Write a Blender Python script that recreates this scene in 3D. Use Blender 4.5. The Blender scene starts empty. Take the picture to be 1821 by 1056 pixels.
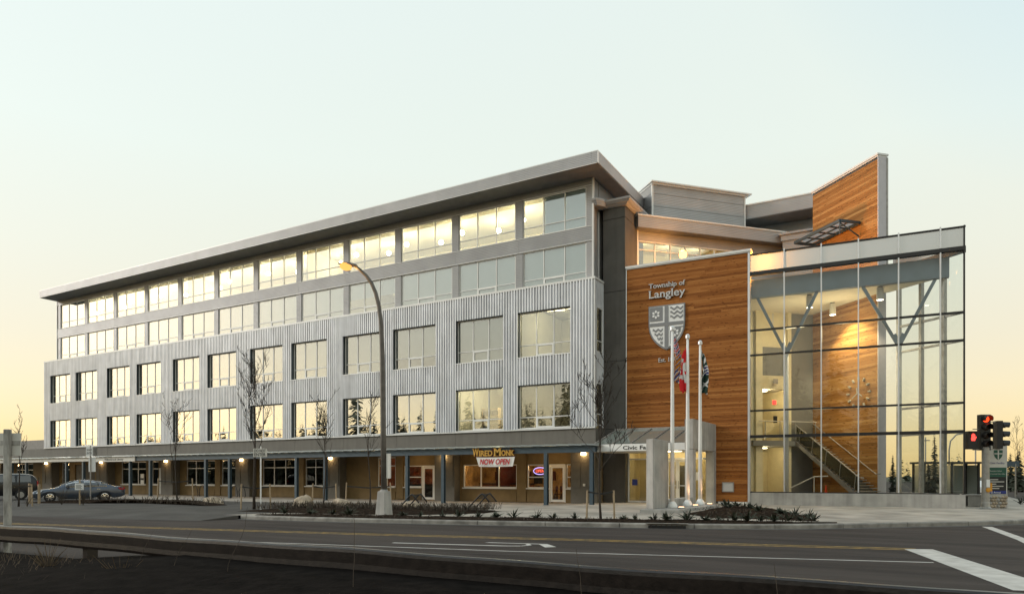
import bpy, math, random
from mathutils import Vector, Matrix
S = bpy.context.scene
C = S.collection
R = math.radians
random.seed(7)

# ------------------------------------------------------------------ camera, sky, sun, exposure
cam = bpy.data.objects.new('camera', bpy.data.cameras.new('camera'))
C.objects.link(cam)
cam.location = (15.797, -37.055, 1.75)
cam.rotation_euler = (R(90), 0, R(29.87))
cam.data.sensor_width = 36.0
cam.data.lens = 24.415
cam.data.shift_y = 0.1752
cam.data.clip_start = 0.1
cam.data.clip_end = 6000
S.camera = cam

SUN_EL, SUN_AZ = 20.0, 243.0         # low soft evening light, raking along the facade from behind and left of the camera
W = bpy.data.worlds.new('World')
S.world = W
W.use_nodes = True
wn, wl = W.node_tree.nodes, W.node_tree.links
wn.clear()
wout = wn.new('ShaderNodeOutputWorld')
sky = wn.new('ShaderNodeTexSky')
sky.sky_type = 'NISHITA'
sky.sun_disc = False
sky.sun_elevation = R(SUN_EL)
sky.dust_density = 1.0
sky.sun_rotation = R(SUN_AZ)
b1 = wn.new('ShaderNodeBackground')
b1.inputs[1].default_value = 0.05
wl.new(sky.outputs[0], b1.inputs[0])
tc = wn.new('ShaderNodeTexCoord')
sp = wn.new('ShaderNodeSeparateXYZ')
wl.new(tc.outputs['Generated'], sp.inputs[0])
rp = wn.new('ShaderNodeValToRGB')
cr = rp.color_ramp
cr.elements[0].position = 0.0
cr.elements[0].color = (.74, .49, .17, 1)
cr.elements[1].position = 1.0
cr.elements[1].color = (.62, .75, .79, 1)
for p, c in ((.05, (.79, .55, .22)), (.11, (.81, .63, .34)), (.17, (.79, .67, .43)), (.27, (.79, .755, .57)), (.40, (.79, .835, .71)), (.56, (.775, .845, .765))):
    e = cr.elements.new(p)
    e.color = (*c, 1)
wl.new(sp.outputs['Z'], rp.inputs[0])
b2 = wn.new('ShaderNodeBackground')
b2.inputs[1].default_value = 0.98
hz_ = wn.new('ShaderNodeVectorMath')             # the sky turns a little bluer towards the north-east
hz_.operation = 'DOT_PRODUCT'
hz_.inputs[1].default_value = (.36, .62, .70)
wl.new(tc.outputs['Generated'], hz_.inputs[0])
mr = wn.new('ShaderNodeMapRange')
mr.inputs[1].default_value, mr.inputs[2].default_value = .84, 1.04
mr.inputs[3].default_value, mr.inputs[4].default_value = 0.0, 1.0
wl.new(hz_.outputs['Value'], mr.inputs[0])
bm_ = wn.new('ShaderNodeMixRGB')
bm_.inputs[2].default_value = (.52, .70, .76, 1)
wl.new(mr.outputs[0], bm_.inputs[0])
wl.new(rp.outputs[0], bm_.inputs[1])
wl.new(bm_.outputs[0], b2.inputs[0])
ad = wn.new('ShaderNodeAddShader')
wl.new(b1.outputs[0], ad.inputs[0])
wl.new(b2.outputs[0], ad.inputs[1])
wl.new(ad.outputs[0], wout.inputs[0])

sun = bpy.data.objects.new('sun', bpy.data.lights.new('sun', 'SUN'))
C.objects.link(sun)
sun.data.energy = 1.25
sun.data.angle = R(10)
sun.data.color = (1, .95, .90)
sun.rotation_euler = (R(90 - SUN_EL), 0, R(180 - SUN_AZ))
S.view_settings.view_transform = 'Standard'
S.view_settings.look = 'None'
S.view_settings.exposure = 0.0
S.view_settings.gamma = 1.0
S.view_settings.use_curve_mapping = False
S.render.engine = 'CYCLES'
cy = S.cycles
cy.use_denoising = True
cy.max_bounces = 8
cy.diffuse_bounces = 4
cy.glossy_bounces = 4
cy.transparent_max_bounces = 32
cy.caustics_reflective = False
cy.caustics_refractive = False
cy.sample_clamp_indirect = 3.0
cy.use_light_tree = True

# ------------------------------------------------------------------ helpers
WM = {}
I4 = Matrix.Identity(4)


def TR(x, y, z=0, deg=0):
    return Matrix.Translation((x, y, z)) @ Matrix.Rotation(R(deg), 4, 'Z')


def put(o, parent=None, world=None, **props):
    """link, parent with a known world matrix, set custom properties"""
    C.objects.link(o)
    world = world if world is not None else (WM[parent.name] if parent else I4)
    if parent:
        o.parent = parent
        o.matrix_local = WM[parent.name].inverted() @ world
    else:
        o.matrix_world = world
    WM[o.name] = world.copy()
    for k, v in props.items():
        if v is not None:
            o[k] = v
    return o


def thing(name, label, cat, world=I4, group=None):
    return put(bpy.data.objects.new(name, None), None, world, label=label, category=cat, group=group)


def setting(name, world=I4, kind='structure'):
    return put(bpy.data.objects.new(name, None), None, world, kind=kind)


def inst(name, mesh, parent=None, world=None, **props):
    return put(bpy.data.objects.new(name, mesh), parent, world, **props)


class MB:
    def __init__(s, M=None):
        s.v, s.f, s.m, s.M, s.k = [], [], [], M, 0

    def add(s, vs, fs):
        n = len(s.v)
        s.v += [tuple(s.M @ Vector(p)) if s.M else tuple(p) for p in vs]
        s.f += [[i + n for i in q] for q in fs]
        s.m += [s.k] * len(fs)
        return s

    def box(s, x0, x1, y0, y1, z0, z1):
        return s.add([(x0, y0, z0), (x1, y0, z0), (x1, y1, z0), (x0, y1, z0), (x0, y0, z1), (x1, y0, z1), (x1, y1, z1), (x0, y1, z1)],
                     [(3, 2, 1, 0), (4, 5, 6, 7), (0, 1, 5, 4), (1, 2, 6, 5), (2, 3, 7, 6), (3, 0, 4, 7)])

    def prism(s, poly, z0, z1):
        n = len(poly)
        z0 = z0 if isinstance(z0, (list, tuple)) else [z0] * n
        z1 = z1 if isinstance(z1, (list, tuple)) else [z1] * n
        vs = [(p[0], p[1], a) for p, a in zip(poly, z0)] + [(p[0], p[1], a) for p, a in zip(poly, z1)]
        fs = [tuple(range(n - 1, -1, -1)), tuple(range(n, 2 * n))] + [(i, (i + 1) % n, n + (i + 1) % n, n + i) for i in range(n)]
        return s.add(vs, fs)

    def prof(s, poly, y0, y1):
        """polygon in x,z extruded along y"""
        n = len(poly)
        vs = [(p[0], y0, p[1]) for p in poly] + [(p[0], y1, p[1]) for p in poly]
        fs = [tuple(range(n)), tuple(range(2 * n - 1, n - 1, -1))] + [(i, n + i, n + (i + 1) % n, (i + 1) % n) for i in range(n)]
        return s.add(vs, fs)

    def bar(s, p, q, w, h=None, up=(0, 0, 1)):
        p, q = Vector(p), Vector(q)
        h = h or w
        d = (q - p).normalized()
        a = d.cross(Vector(up))
        a = a.normalized() if a.length > 1e-4 else Vector((1, 0, 0))
        b = a.cross(d).normalized()
        a *= w / 2
        b *= h / 2
        return s.add([p - a - b, p + a - b, p + a + b, p - a + b, q - a - b, q + a - b, q + a + b, q - a + b],
                     [(3, 2, 1, 0), (4, 5, 6, 7), (0, 1, 5, 4), (1, 2, 6, 5), (2, 3, 7, 6), (3, 0, 4, 7)])

    def tube(s, pts, r, n=8, cap=True):
        pts = [Vector(p) for p in pts]
        rs = r if isinstance(r, (list, tuple)) else [r] * len(pts)
        vs, fs = [], []
        ref = Vector((1, 0, 0))
        for i, p in enumerate(pts):
            d = (pts[min(i + 1, len(pts) - 1)] - pts[max(i - 1, 0)])
            d = d.normalized() if d.length > 1e-6 else Vector((0, 0, 1))
            a = ref - d * ref.dot(d)
            if a.length < .1:
                a = Vector((0, 1, 0)) - d * d.y
            a.normalize()
            ref = a
            b = d.cross(a)
            for j in range(n):
                t = 2 * math.pi * j / n
                vs.append(p + (a * math.cos(t) + b * math.sin(t)) * rs[i])
        for i in range(len(pts) - 1):
            for j in range(n):
                k = (j + 1) % n
                fs.append((i * n + j, i * n + k, (i + 1) * n + k, (i + 1) * n + j))
        if cap:
            fs.append(tuple(range(n - 1, -1, -1)))
            fs.append(tuple((len(pts) - 1) * n + j for j in range(n)))
        return s.add(vs, fs)

    def lathe(s, prof, n=16, c=(0, 0, 0)):
        vs, fs = [], []
        for r, z in prof:
            for j in range(n):
                t = 2 * math.pi * j / n
                vs.append((c[0] + r * math.cos(t), c[1] + r * math.sin(t), c[2] + z))
        for i in range(len(prof) - 1):
            for j in range(n):
                k = (j + 1) % n
                fs.append((i * n + j, i * n + k, (i + 1) * n + k, (i + 1) * n + j))
        fs.append(tuple(range(n - 1, -1, -1)))
        fs.append(tuple((len(prof) - 1) * n + j for j in range(n)))
        return s.add(vs, fs)

    def ball(s, c, r, n=10, sq=1.0):
        pr = [(max(r * math.sin(math.pi * i / n), 1e-3), -r * sq * math.cos(math.pi * i / n)) for i in range(n + 1)]
        return s.lathe(pr, n + 2, c)

    def mesh(s, name, *mats, smooth=False):
        me = bpy.data.meshes.new(name)
        me.from_pydata(s.v, [], s.f)
        for m in mats:
            me.materials.append(m)
        if len(mats) > 1:
            me.polygons.foreach_set('material_index', s.m)
        if smooth:
            me.polygons.foreach_set('use_smooth', [True] * len(me.polygons))
        me.update()
        return me

    def obj(s, name, mat, parent=None, world=None, smooth=False, **props):
        mats = mat if isinstance(mat, (list, tuple)) else [mat]
        return inst(name, s.mesh(name, *mats, smooth=smooth), parent, world, **props)


def bevel(o, w=.02, n=2):
    m = o.modifiers.new('bevel', 'BEVEL')
    m.width, m.segments, m.limit_method = w, n, 'ANGLE'
    return o


def point(name, loc, power, color=(1, .62, .28), r=.08, parent=None, spot=None, aim=None, blend=.6):
    l = bpy.data.lights.new(name, 'SPOT' if spot else 'POINT')
    l.energy, l.color, l.shadow_soft_size = power, color, r
    if spot:
        l.spot_size, l.spot_blend = R(spot), blend
    o = bpy.data.objects.new(name, l)
    M = Matrix.Translation(loc)
    if aim:
        M = M @ Vector(aim).to_track_quat('-Z', 'Y').to_matrix().to_4x4()
    return put(o, parent, M)


def area(name, loc, sx, sy, power, color, parent=None, aim=(0, 0, -1)):
    l = bpy.data.lights.new(name, 'AREA')
    l.shape, l.size, l.size_y, l.energy, l.color = 'RECTANGLE', sx, sy, power, color
    o = bpy.data.objects.new(name, l)
    return put(o, parent, Matrix.Translation(loc) @ Vector(aim).to_track_quat('-Z', 'Y').to_matrix().to_4x4())


# ------------------------------------------------------------------ materials
def nodes(name):
    m = bpy.data.materials.new(name)
    m.use_nodes = True
    n, l = m.node_tree.nodes, m.node_tree.links
    return m, n, l, n['Principled BSDF']


def mat(name, col, rough=.6, metal=0.0, var=.12, scale=3.0, bump=0.0, bscale=40.0, stretch=None, streak=0.0, spec=None, dirt=None):
    m, n, l, b = nodes(name)
    b.inputs['Roughness'].default_value = rough
    b.inputs['Metallic'].default_value = metal
    if spec is not None:
        b.inputs['Specular IOR Level'].default_value = spec
    co = n.new('ShaderNodeTexCoord')
    mp = n.new('ShaderNodeMapping')
    if stretch:
        mp.inputs['Scale'].default_value = stretch
    l.new(co.outputs['Object'], mp.inputs[0])
    tx = n.new('ShaderNodeTexNoise')
    tx.inputs['Scale'].default_value = scale
    tx.inputs['Detail'].default_value = 6
    l.new(mp.outputs[0], tx.inputs[0])
    cr = n.new('ShaderNodeValToRGB')
    cr.color_ramp.elements[0].position = .3
    cr.color_ramp.elements[1].position = .7
    cr.color_ramp.elements[0].color = (*[c * (1 - var) for c in (dirt or col)], 1)
    cr.color_ramp.elements[1].color = (*[min(c * (1 + var), 1) for c in col], 1)
    l.new(tx.outputs[0], cr.inputs[0])
    out = cr.outputs[0]
    if streak:
        m2 = n.new('ShaderNodeMapping')
        m2.inputs['Scale'].default_value = (2.2, 2.2, .12)
        l.new(co.outputs['Object'], m2.inputs[0])
        t2 = n.new('ShaderNodeTexNoise')
        t2.inputs['Scale'].default_value = 1.6
        t2.inputs['Detail'].default_value = 5
        l.new(m2.outputs[0], t2.inputs[0])
        c2 = n.new('ShaderNodeValToRGB')
        c2.color_ramp.elements[0].position, c2.color_ramp.elements[1].position = .35, .6
        c2.color_ramp.elements[0].color = (1 - streak,) * 3 + (1,)
        c2.color_ramp.elements[1].color = (1, 1, 1, 1)
        l.new(t2.outputs[0], c2.inputs[0])
        mx = n.new('ShaderNodeMixRGB')
        mx.blend_type = 'MULTIPLY'
        mx.inputs[0].default_value = 1
        l.new(out, mx.inputs[1])
        l.new(c2.outputs[0], mx.inputs[2])
        out = mx.outputs[0]
    l.new(out, b.inputs['Base Color'])
    if bump:
        bn = n.new('ShaderNodeTexNoise')
        bn.inputs['Scale'].default_value = bscale
        bn.inputs['Detail'].default_value = 4
        l.new(mp.outputs[0], bn.inputs[0])
        bp = n.new('ShaderNodeBump')
        bp.inputs['Strength'].default_value = bump
        bp.inputs['Distance'].default_value = .02
        l.new(bn.outputs[0], bp.inputs['Height'])
        l.new(bp.outputs[0], b.inputs['Normal'])
    return m


def siding(name, col, period=.1, rough=.45, metal=.3):
    """fine horizontal ribs: relief only, plus faint panel to panel tone"""
    m, n, l, b = nodes(name)
    b.inputs['Roughness'].default_value = rough
    b.inputs['Metallic'].default_value = metal
    co = n.new('ShaderNodeTexCoord')
    wv = n.new('ShaderNodeTexWave')
    wv.bands_direction = 'Z'
    wv.wave_profile = 'SIN'
    wv.inputs['Scale'].default_value = 2 * math.pi / 20 / period
    l.new(co.outputs['Object'], wv.inputs[0])
    bp = n.new('ShaderNodeBump')
    bp.inputs['Strength'].default_value = .5
    bp.inputs['Distance'].default_value = .02
    l.new(wv.outputs[1], bp.inputs['Height'])
    l.new(bp.outputs[0], b.inputs['Normal'])
    tx = n.new('ShaderNodeTexNoise')
    tx.inputs['Scale'].default_value = .8
    tx.inputs['Detail'].default_value = 6
    l.new(co.outputs['Object'], tx.inputs[0])
    cr = n.new('ShaderNodeValToRGB')
    cr.color_ramp.elements[0].position, cr.color_ramp.elements[1].position = .3, .7
    cr.color_ramp.elements[0].color = (*[c * .9 for c in col], 1)
    cr.color_ramp.elements[1].color = (*[c * 1.08 for c in col], 1)
    l.new(tx.outputs[0], cr.inputs[0])
    l.new(cr.outputs[0], b.inputs['Base Color'])
    return m


def wood(name, ca, cb, cc, unit=True):
    """cedar boards: tone from the object's random number, grain along the board, knots"""
    m, n, l, b = nodes(name)
    b.inputs['Roughness'].default_value = .7
    b.inputs['Specular IOR Level'].default_value = .15
    co = n.new('ShaderNodeTexCoord')
    oi = n.new('ShaderNodeObjectInfo')
    mp = n.new('ShaderNodeMapping')
    mp.inputs['Scale'].default_value = (2.2, 1, 5) if unit else (.5, .5, 30)
    l.new(co.outputs['Object'], mp.inputs[0])
    ml = n.new('ShaderNodeMath')
    ml.operation = 'MULTIPLY'
    ml.inputs[1].default_value = 70
    l.new(oi.outputs['Random'], ml.inputs[0])
    cb3 = n.new('ShaderNodeCombineXYZ')
    l.new(ml.outputs[0], cb3.inputs[0])
    l.new(ml.outputs[0], cb3.inputs[2])
    l.new(cb3.outputs[0], mp.inputs['Location'])
    tx = n.new('ShaderNodeTexNoise')
    tx.inputs['Scale'].default_value = 1.6
    tx.inputs['Detail'].default_value = 8
    tx.inputs['Roughness'].default_value = .65
    l.new(mp.outputs[0], tx.inputs[0])
    wn_ = n.new('ShaderNodeTexWhiteNoise')
    wn_.noise_dimensions = '1D'
    l.new(oi.outputs['Random'], wn_.inputs['W'])
    mx = n.new('ShaderNodeMath')
    mx.operation = 'MULTIPLY_ADD'
    mx.inputs[1].default_value = .38
    l.new(wn_.outputs[0], mx.inputs[0])
    m2 = n.new('ShaderNodeMath')
    m2.operation = 'MULTIPLY_ADD'
    m2.inputs[1].default_value = 1.25
    m2.inputs[2].default_value = -.33
    l.new(tx.outputs[0], m2.inputs[0])
    l.new(m2.outputs[0], mx.inputs[2])
    cr = n.new('ShaderNodeValToRGB')
    e = cr.color_ramp
    e.elements[0].position, e.elements[1].position = .1, .9
    e.elements[0].color, e.elements[1].color = (*ca, 1), (*cc, 1)
    k = e.elements.new(.48)
    k.color = (*cb, 1)
    l.new(mx.outputs[0], cr.inputs[0])
    vo = n.new('ShaderNodeTexVoronoi')
    vo.inputs['Scale'].default_value = 1.0
    mp2 = n.new('ShaderNodeMapping')
    mp2.inputs['Scale'].default_value = (9, .1, 1.0) if unit else (2.4, 2.4, 7)
    l.new(co.outputs['Object'], mp2.inputs[0])
    l.new(cb3.outputs[0], mp2.inputs['Location'])
    l.new(mp2.outputs[0], vo.inputs[0])
    kr = n.new('ShaderNodeValToRGB')
    kr.color_ramp.elements[0].position, kr.color_ramp.elements[1].position = .10, .24
    kr.color_ramp.elements[0].color = (.25, .16, .1, 1)
    kr.color_ramp.elements[1].color = (1, 1, 1, 1)
    l.new(vo.outputs[0], kr.inputs[0])
    mu = n.new('ShaderNodeMixRGB')
    mu.blend_type = 'MULTIPLY'
    mu.inputs[0].default_value = .8
    l.new(cr.outputs[0], mu.inputs[1])
    l.new(kr.outputs[0], mu.inputs[2])
    l.new(mu.outputs[0], b.inputs['Base Color'])
    return m


def emit(name, col, power):
    m = bpy.data.materials.new(name)
    m.use_nodes = True
    n, l = m.node_tree.nodes, m.node_tree.links
    n.clear()
    o = n.new('ShaderNodeOutputMaterial')
    e = n.new('ShaderNodeEmission')
    e.inputs[0].default_value = (*col, 1)
    e.inputs[1].default_value = power
    l.new(e.outputs[0], o.inputs[0])
    return m


def glass(name, refl, tint=(.8, .84, .82), rough=0.0, wavy=.05, rc=(1, 1, 1), power=3.0):
    """clear sheet glass: part mirror (more at grazing angles), part see-through"""
    m = bpy.data.materials.new(name)
    m.use_nodes = True
    n, l = m.node_tree.nodes, m.node_tree.links
    n.clear()
    o = n.new('ShaderNodeOutputMaterial')
    mix = n.new('ShaderNodeMixShader')
    t = n.new('ShaderNodeBsdfTransparent')
    t.inputs[0].default_value = (*tint, 1)
    g = n.new('ShaderNodeBsdfGlossy')
    g.inputs['Roughness'].default_value = rough
    g.inputs['Color'].default_value = (*rc, 1)
    lw = n.new('ShaderNodeLayerWeight')
    lw.inputs[0].default_value = .5
    pw = n.new('ShaderNodeMath')
    pw.operation = 'POWER'
    pw.inputs[1].default_value = power
    l.new(lw.outputs['Facing'], pw.inputs[0])
    ma = n.new('ShaderNodeMath')
    ma.operation = 'MULTIPLY_ADD'
    ma.inputs[1].default_value = 1 - refl
    ma.inputs[2].default_value = refl
    ma.use_clamp = True
    l.new(pw.outputs[0], ma.inputs[0])
    l.new(ma.outputs[0], mix.inputs[0])
    l.new(t.outputs[0], mix.inputs[1])
    l.new(g.outputs[0], mix.inputs[2])
    if wavy:
        co = n.new('ShaderNodeTexCoord')
        oi = n.new('ShaderNodeObjectInfo')
        ml = n.new('ShaderNodeVectorMath')
        ml.operation = 'ADD'
        l.new(co.outputs['Object'], ml.inputs[0])
        cm = n.new('ShaderNodeCombineXYZ')
        mm = n.new('ShaderNodeMath')
        mm.operation = 'MULTIPLY'
        mm.inputs[1].default_value = 60
        l.new(oi.outputs['Random'], mm.inputs[0])
        l.new(mm.outputs[0], cm.inputs[0])
        l.new(cm.outputs[0], ml.inputs[1])
        tx = n.new('ShaderNodeTexNoise')
        tx.inputs['Scale'].default_value = 1.1
        tx.inputs['Detail'].default_value = 1
        l.new(ml.outputs[0], tx.inputs[0])
        bp = n.new('ShaderNodeBump')
        bp.inputs['Strength'].default_value = 1
        bp.inputs['Distance'].default_value = wavy * .2
        l.new(tx.outputs[0], bp.inputs['Height'])
        l.new(bp.outputs[0], g.inputs['Normal'])
    l.new(mix.outputs[0], o.inputs[0])
    return m


def frosted(name, col=(.44, .47, .49), diff=.72):
    m = bpy.data.materials.new(name)
    m.use_nodes = True
    n, l = m.node_tree.nodes, m.node_tree.links
    n.clear()
    o = n.new('ShaderNodeOutputMaterial')
    t = n.new('ShaderNodeBsdfTranslucent')
    t.inputs[0].default_value = (*col, 1)
    d = n.new('ShaderNodeBsdfDiffuse')
    d.inputs[0].default_value = (*[c * .7 for c in col], 1)
    g = n.new('ShaderNodeBsdfGlossy')
    g.inputs['Roughness'].default_value = .10
    m1 = n.new('ShaderNodeMixShader')
    m1.inputs[0].default_value = diff
    l.new(t.outputs[0], m1.inputs[1])
    l.new(d.outputs[0], m1.inputs[2])
    m2 = n.new('ShaderNodeMixShader')
    m2.inputs[0].default_value = .48
    l.new(m1.outputs[0], m2.inputs[1])
    l.new(g.outputs[0], m2.inputs[2])
    l.new(m2.outputs[0], o.inputs[0])
    return m


M = {}
M['clad'] = mat('corrugated_metal', (.79, .808, .845), .36, .2, var=.07, scale=1.2, streak=.2)
M['siding'] = siding('ribbed_siding', (.33, .33, .335))
M['siding_l'] = siding('ribbed_siding_light', (.385, .38, .385))
M['soffit'] = mat('soffit', (.19, .185, .18), .6)
M['trim'] = mat('light_trim', (.72, .72, .71), .4, .1, var=.05)
M['white'] = mat('white_paint', (.78, .78, .76), .4, var=.04)
M['alu'] = mat('silver_aluminium', (.66, .67, .69), .35, .5, var=.05)
M['black'] = mat('black_aluminium', (.018, .018, .02), .35, .2, var=.1)
M['reveal'] = mat('dark_reveal', (.05, .065, .075), .5)
M['conc'] = mat('concrete', (.40, .385, .36), .8, var=.16, scale=1.6, bump=.25, bscale=18, streak=.22)
M['conc_l'] = mat('concrete_paving', (.42, .37, .315), .9, var=.16, scale=.7, bump=.2, bscale=30, spec=.25, dirt=(.30, .27, .23))
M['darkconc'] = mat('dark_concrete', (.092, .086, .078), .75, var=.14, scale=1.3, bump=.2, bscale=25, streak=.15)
M['band'] = mat('taupe_panel', (.16, .148, .128), .75, var=.08, scale=1.2, streak=.10)
M['ochre'] = mat('ochre_render', (.20, .135, .057), .8, var=.10, scale=2.5, bump=.15, bscale=60, streak=.08)
M['pil'] = mat('pilaster_block', (.12, .112, .095), .8, var=.1, scale=2, bump=.2, bscale=40)
M['steel'] = mat('blue_grey_steel', (.055, .085, .11), .45, .2, var=.1)
M['steel_l'] = mat('grey_blue_steel', (.14, .19, .23), .5, .1, var=.06)
M['cedar'] = wood('cedar_board', (.105, .031, .007), (.31, .112, .028), (.52, .235, .072))
M['cedar_fin'] = wood('pale_cedar_board', (.15, .060, .016), (.37, .175, .052), (.58, .34, .13))
M['plate'] = mat('zinc_plate', (.42, .47, .48), .3, .6, var=.08)
M['cream'] = mat('cream_wall', (.72, .64, .43), .8, var=.05)
M['ceil'] = mat('ceiling', (.74, .69, .56), .85, var=.03)
M['grey_in'] = mat('grey_interior_wall', (.20, .20, .19), .8, var=.05)
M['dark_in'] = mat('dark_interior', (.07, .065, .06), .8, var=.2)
M['mid_in'] = mat('interior_wall', (.34, .33, .29), .85, var=.1)
M['blind'] = mat('roller_blind', (.58, .69, .75), .9, var=.03)
M['blind_w'] = mat('roller_blind_warm', (.38, .41, .39), .9, var=.05)
M['glass'] = glass('window_glass', .12, (.88, .91, .90), wavy=.012, power=1.35)
M['glass_hi'] = glass('office_glass', .30, (.86, .88, .86), wavy=.009, power=1.35)
M['glass_cl'] = glass('clear_glass', .032, (.96, .975, .97), wavy=.008)
M['glass_dk'] = glass('shop_glass', .05, (.72, .72, .70), wavy=.01)
M['awn'] = frosted('awning_glass', (.80, .86, .90), .2)
M['pale_mark'] = mat('clock_mark', (.45, .42, .34), .6)
M['frost'] = frosted('frosted_glass')
M['canopy_gl'] = frosted('canopy_glass', (.50, .56, .50))
M['asphalt'] = mat('asphalt', (.057, .046, .040), .95, var=.24, scale=1.1, bump=.45, bscale=110, spec=.2, dirt=(.043, .034, .030), stretch=(.16, .9, 1))
M['asphalt_p'] = mat('parking_asphalt', (.085, .078, .071), .95, var=.25, scale=.5, bump=.3, bscale=90, spec=.2)
M['soil'] = mat('bark_mulch', (.024, .016, .011), 1.0, var=.7, scale=9, bump=1.0, bscale=30, spec=.05)
M['earth'] = mat('dark_earth', (.009, .007, .006), 1.0, var=.5, scale=4, bump=.8, bscale=12, spec=.03)
M['field'] = mat('field', (.06, .06, .035), .95, var=.3, scale=.05)
M['kerb'] = mat('kerb_concrete', (.30, .28, .25), .85, var=.25, scale=2.2, bump=.3, bscale=25, dirt=(.2, .185, .165))
M['rock'] = mat('boulder', (.42, .34, .25), .9, var=.35, scale=3.5, bump=.9, bscale=7)
M['yellow'] = mat('yellow_road_paint', (.42, .25, .05), .7, var=.35, scale=5, dirt=(.2, .14, .05))
M['rwhite'] = mat('white_road_paint', (.52, .49, .45), .8, var=.10, scale=2.5, dirt=(.42, .39, .35))
M['bark'] = mat('bark', (.045, .034, .026), .9, var=.3, scale=12, bump=.5)
M['stake'] = mat('stake_wood', (.36, .27, .17), .8, var=.25, scale=6)
M['rubber'] = mat('black_rubber', (.015, .015, .016), .6)
M['galv'] = mat('galvanised_steel', (.36, .35, .33), .45, .5, var=.18, scale=5, streak=.15)
M['lamp_pole'] = mat('lamp_pole', (.15, .135, .12), .55, .3, var=.2, scale=6, streak=.2)
M['rail'] = mat('weathered_rail', (.017, .013, .011), .32, .0, var=.4, scale=9, bump=.12, bscale=30)
M['wpost'] = mat('peeling_white_post', (.40, .385, .355), .8, var=.3, scale=9, dirt=(.25, .23, .2), stretch=(1, 1, .3))
M['leaf'] = mat('dark_shrub', (.028, .036, .018), .75, var=.5, scale=8)
M['twig'] = mat('dry_twig', (.06, .044, .03), .9, var=.4, scale=8)
M['conifer'] = mat('conifer_needles', (.030, .038, .022), .9, var=.5, scale=1.5)
M['dry'] = mat('dry_grass', (.10, .066, .034), .9, var=.5, scale=5)
M['paint'] = mat('slate_car_paint', (.07, .088, .12), .22, .4, var=.04, spec=.8)
M['paint2'] = mat('black_car_paint', (.012, .013, .015), .25, .2, var=.05)
M['cglass'] = glass('car_glass', .12, (.08, .085, .09), wavy=0)
M['tyre'] = mat('tyre', (.012, .012, .012), .8)
M['chrome'] = mat('chrome', (.7, .7, .71), .18, .9, var=.04)
M['red_l'] = mat('tail_red', (.35, .01, .01), .25)
M['clear_l'] = mat('headlamp_clear', (.6, .62, .64), .15, .3)
M['silver'] = mat('silver_lettering', (.50, .50, .51), .4, .45, var=.06)
M['shield_g'] = mat('shield_grey', (.22, .225, .235), .5, .1, var=.06)
M['shield_w'] = mat('shield_white', (.82, .82, .82), .5, var=.02)
M['gold'] = mat('gold_letter', (.62, .36, .07), .45, .2, var=.15, scale=8)
M['maroon'] = mat('maroon_outline', (.07, .012, .010), .6)
M['signred'] = mat('banner_red', (.50, .012, .018), .6)
M['ink'] = mat('black_ink', (.012, .012, .012), .6)
M['pale'] = mat('pale_sign', (.62, .60, .55), .6, var=.05)
M['green'] = mat('sign_green', (.012, .085, .055), .5)
M['blue'] = mat('sign_blue', (.015, .03, .20), .5)
M['sred'] = mat('flag_red', (.70, .016, .02), .8)
M['fwhite'] = mat('flag_white', (.74, .73, .72), .8, var=.05)
M['fblue'] = mat('flag_blue', (.02, .03, .20), .8)
M['fgold'] = mat('flag_gold', (.68, .27, .03), .8)
M['fgreen'] = mat('flag_green', (.008, .035, .024), .8)
M['sigblack'] = mat('signal_black', (.014, .014, .014), .5)
M['orange'] = mat('cone_orange', (.75, .08, .02), .6)
M['amberbox'] = mat('amber_box', (.62, .28, .02), .5)
M['lens_off'] = mat('dark_lens', (.05, .03, .02), .25)
M['lens_red'] = emit('red_signal', (1, .055, .012), 2.6)
M['lens_hand'] = emit('red_hand', (1, .07, .05), 2.4)
M['globe'] = emit('pendant_globe', (1, .84, .52), 270)
M['panel'] = emit('ceiling_panel', (1, .82, .50), 9)
M['panel_w'] = emit('warm_panel', (1, .70, .32), 30)
M['wlamp'] = emit('wall_lamp_glow', (1, .68, .30), 25)
M['slamp'] = emit('sodium_lamp', (1, .46, .11), 1.5)
M['neon_r'] = emit('neon_red', (1, .12, .08), 4)
M['neon_b'] = emit('neon_violet', (.55, .40, 1), 4)
M['exit'] = emit('exit_red', (1, .04, .03), 2.5)
M['downl'] = emit('downlight', (1, .85, .6), 12)
M['uplamp'] = emit('ground_uplight', (1, .55, .28), 10)


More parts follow.
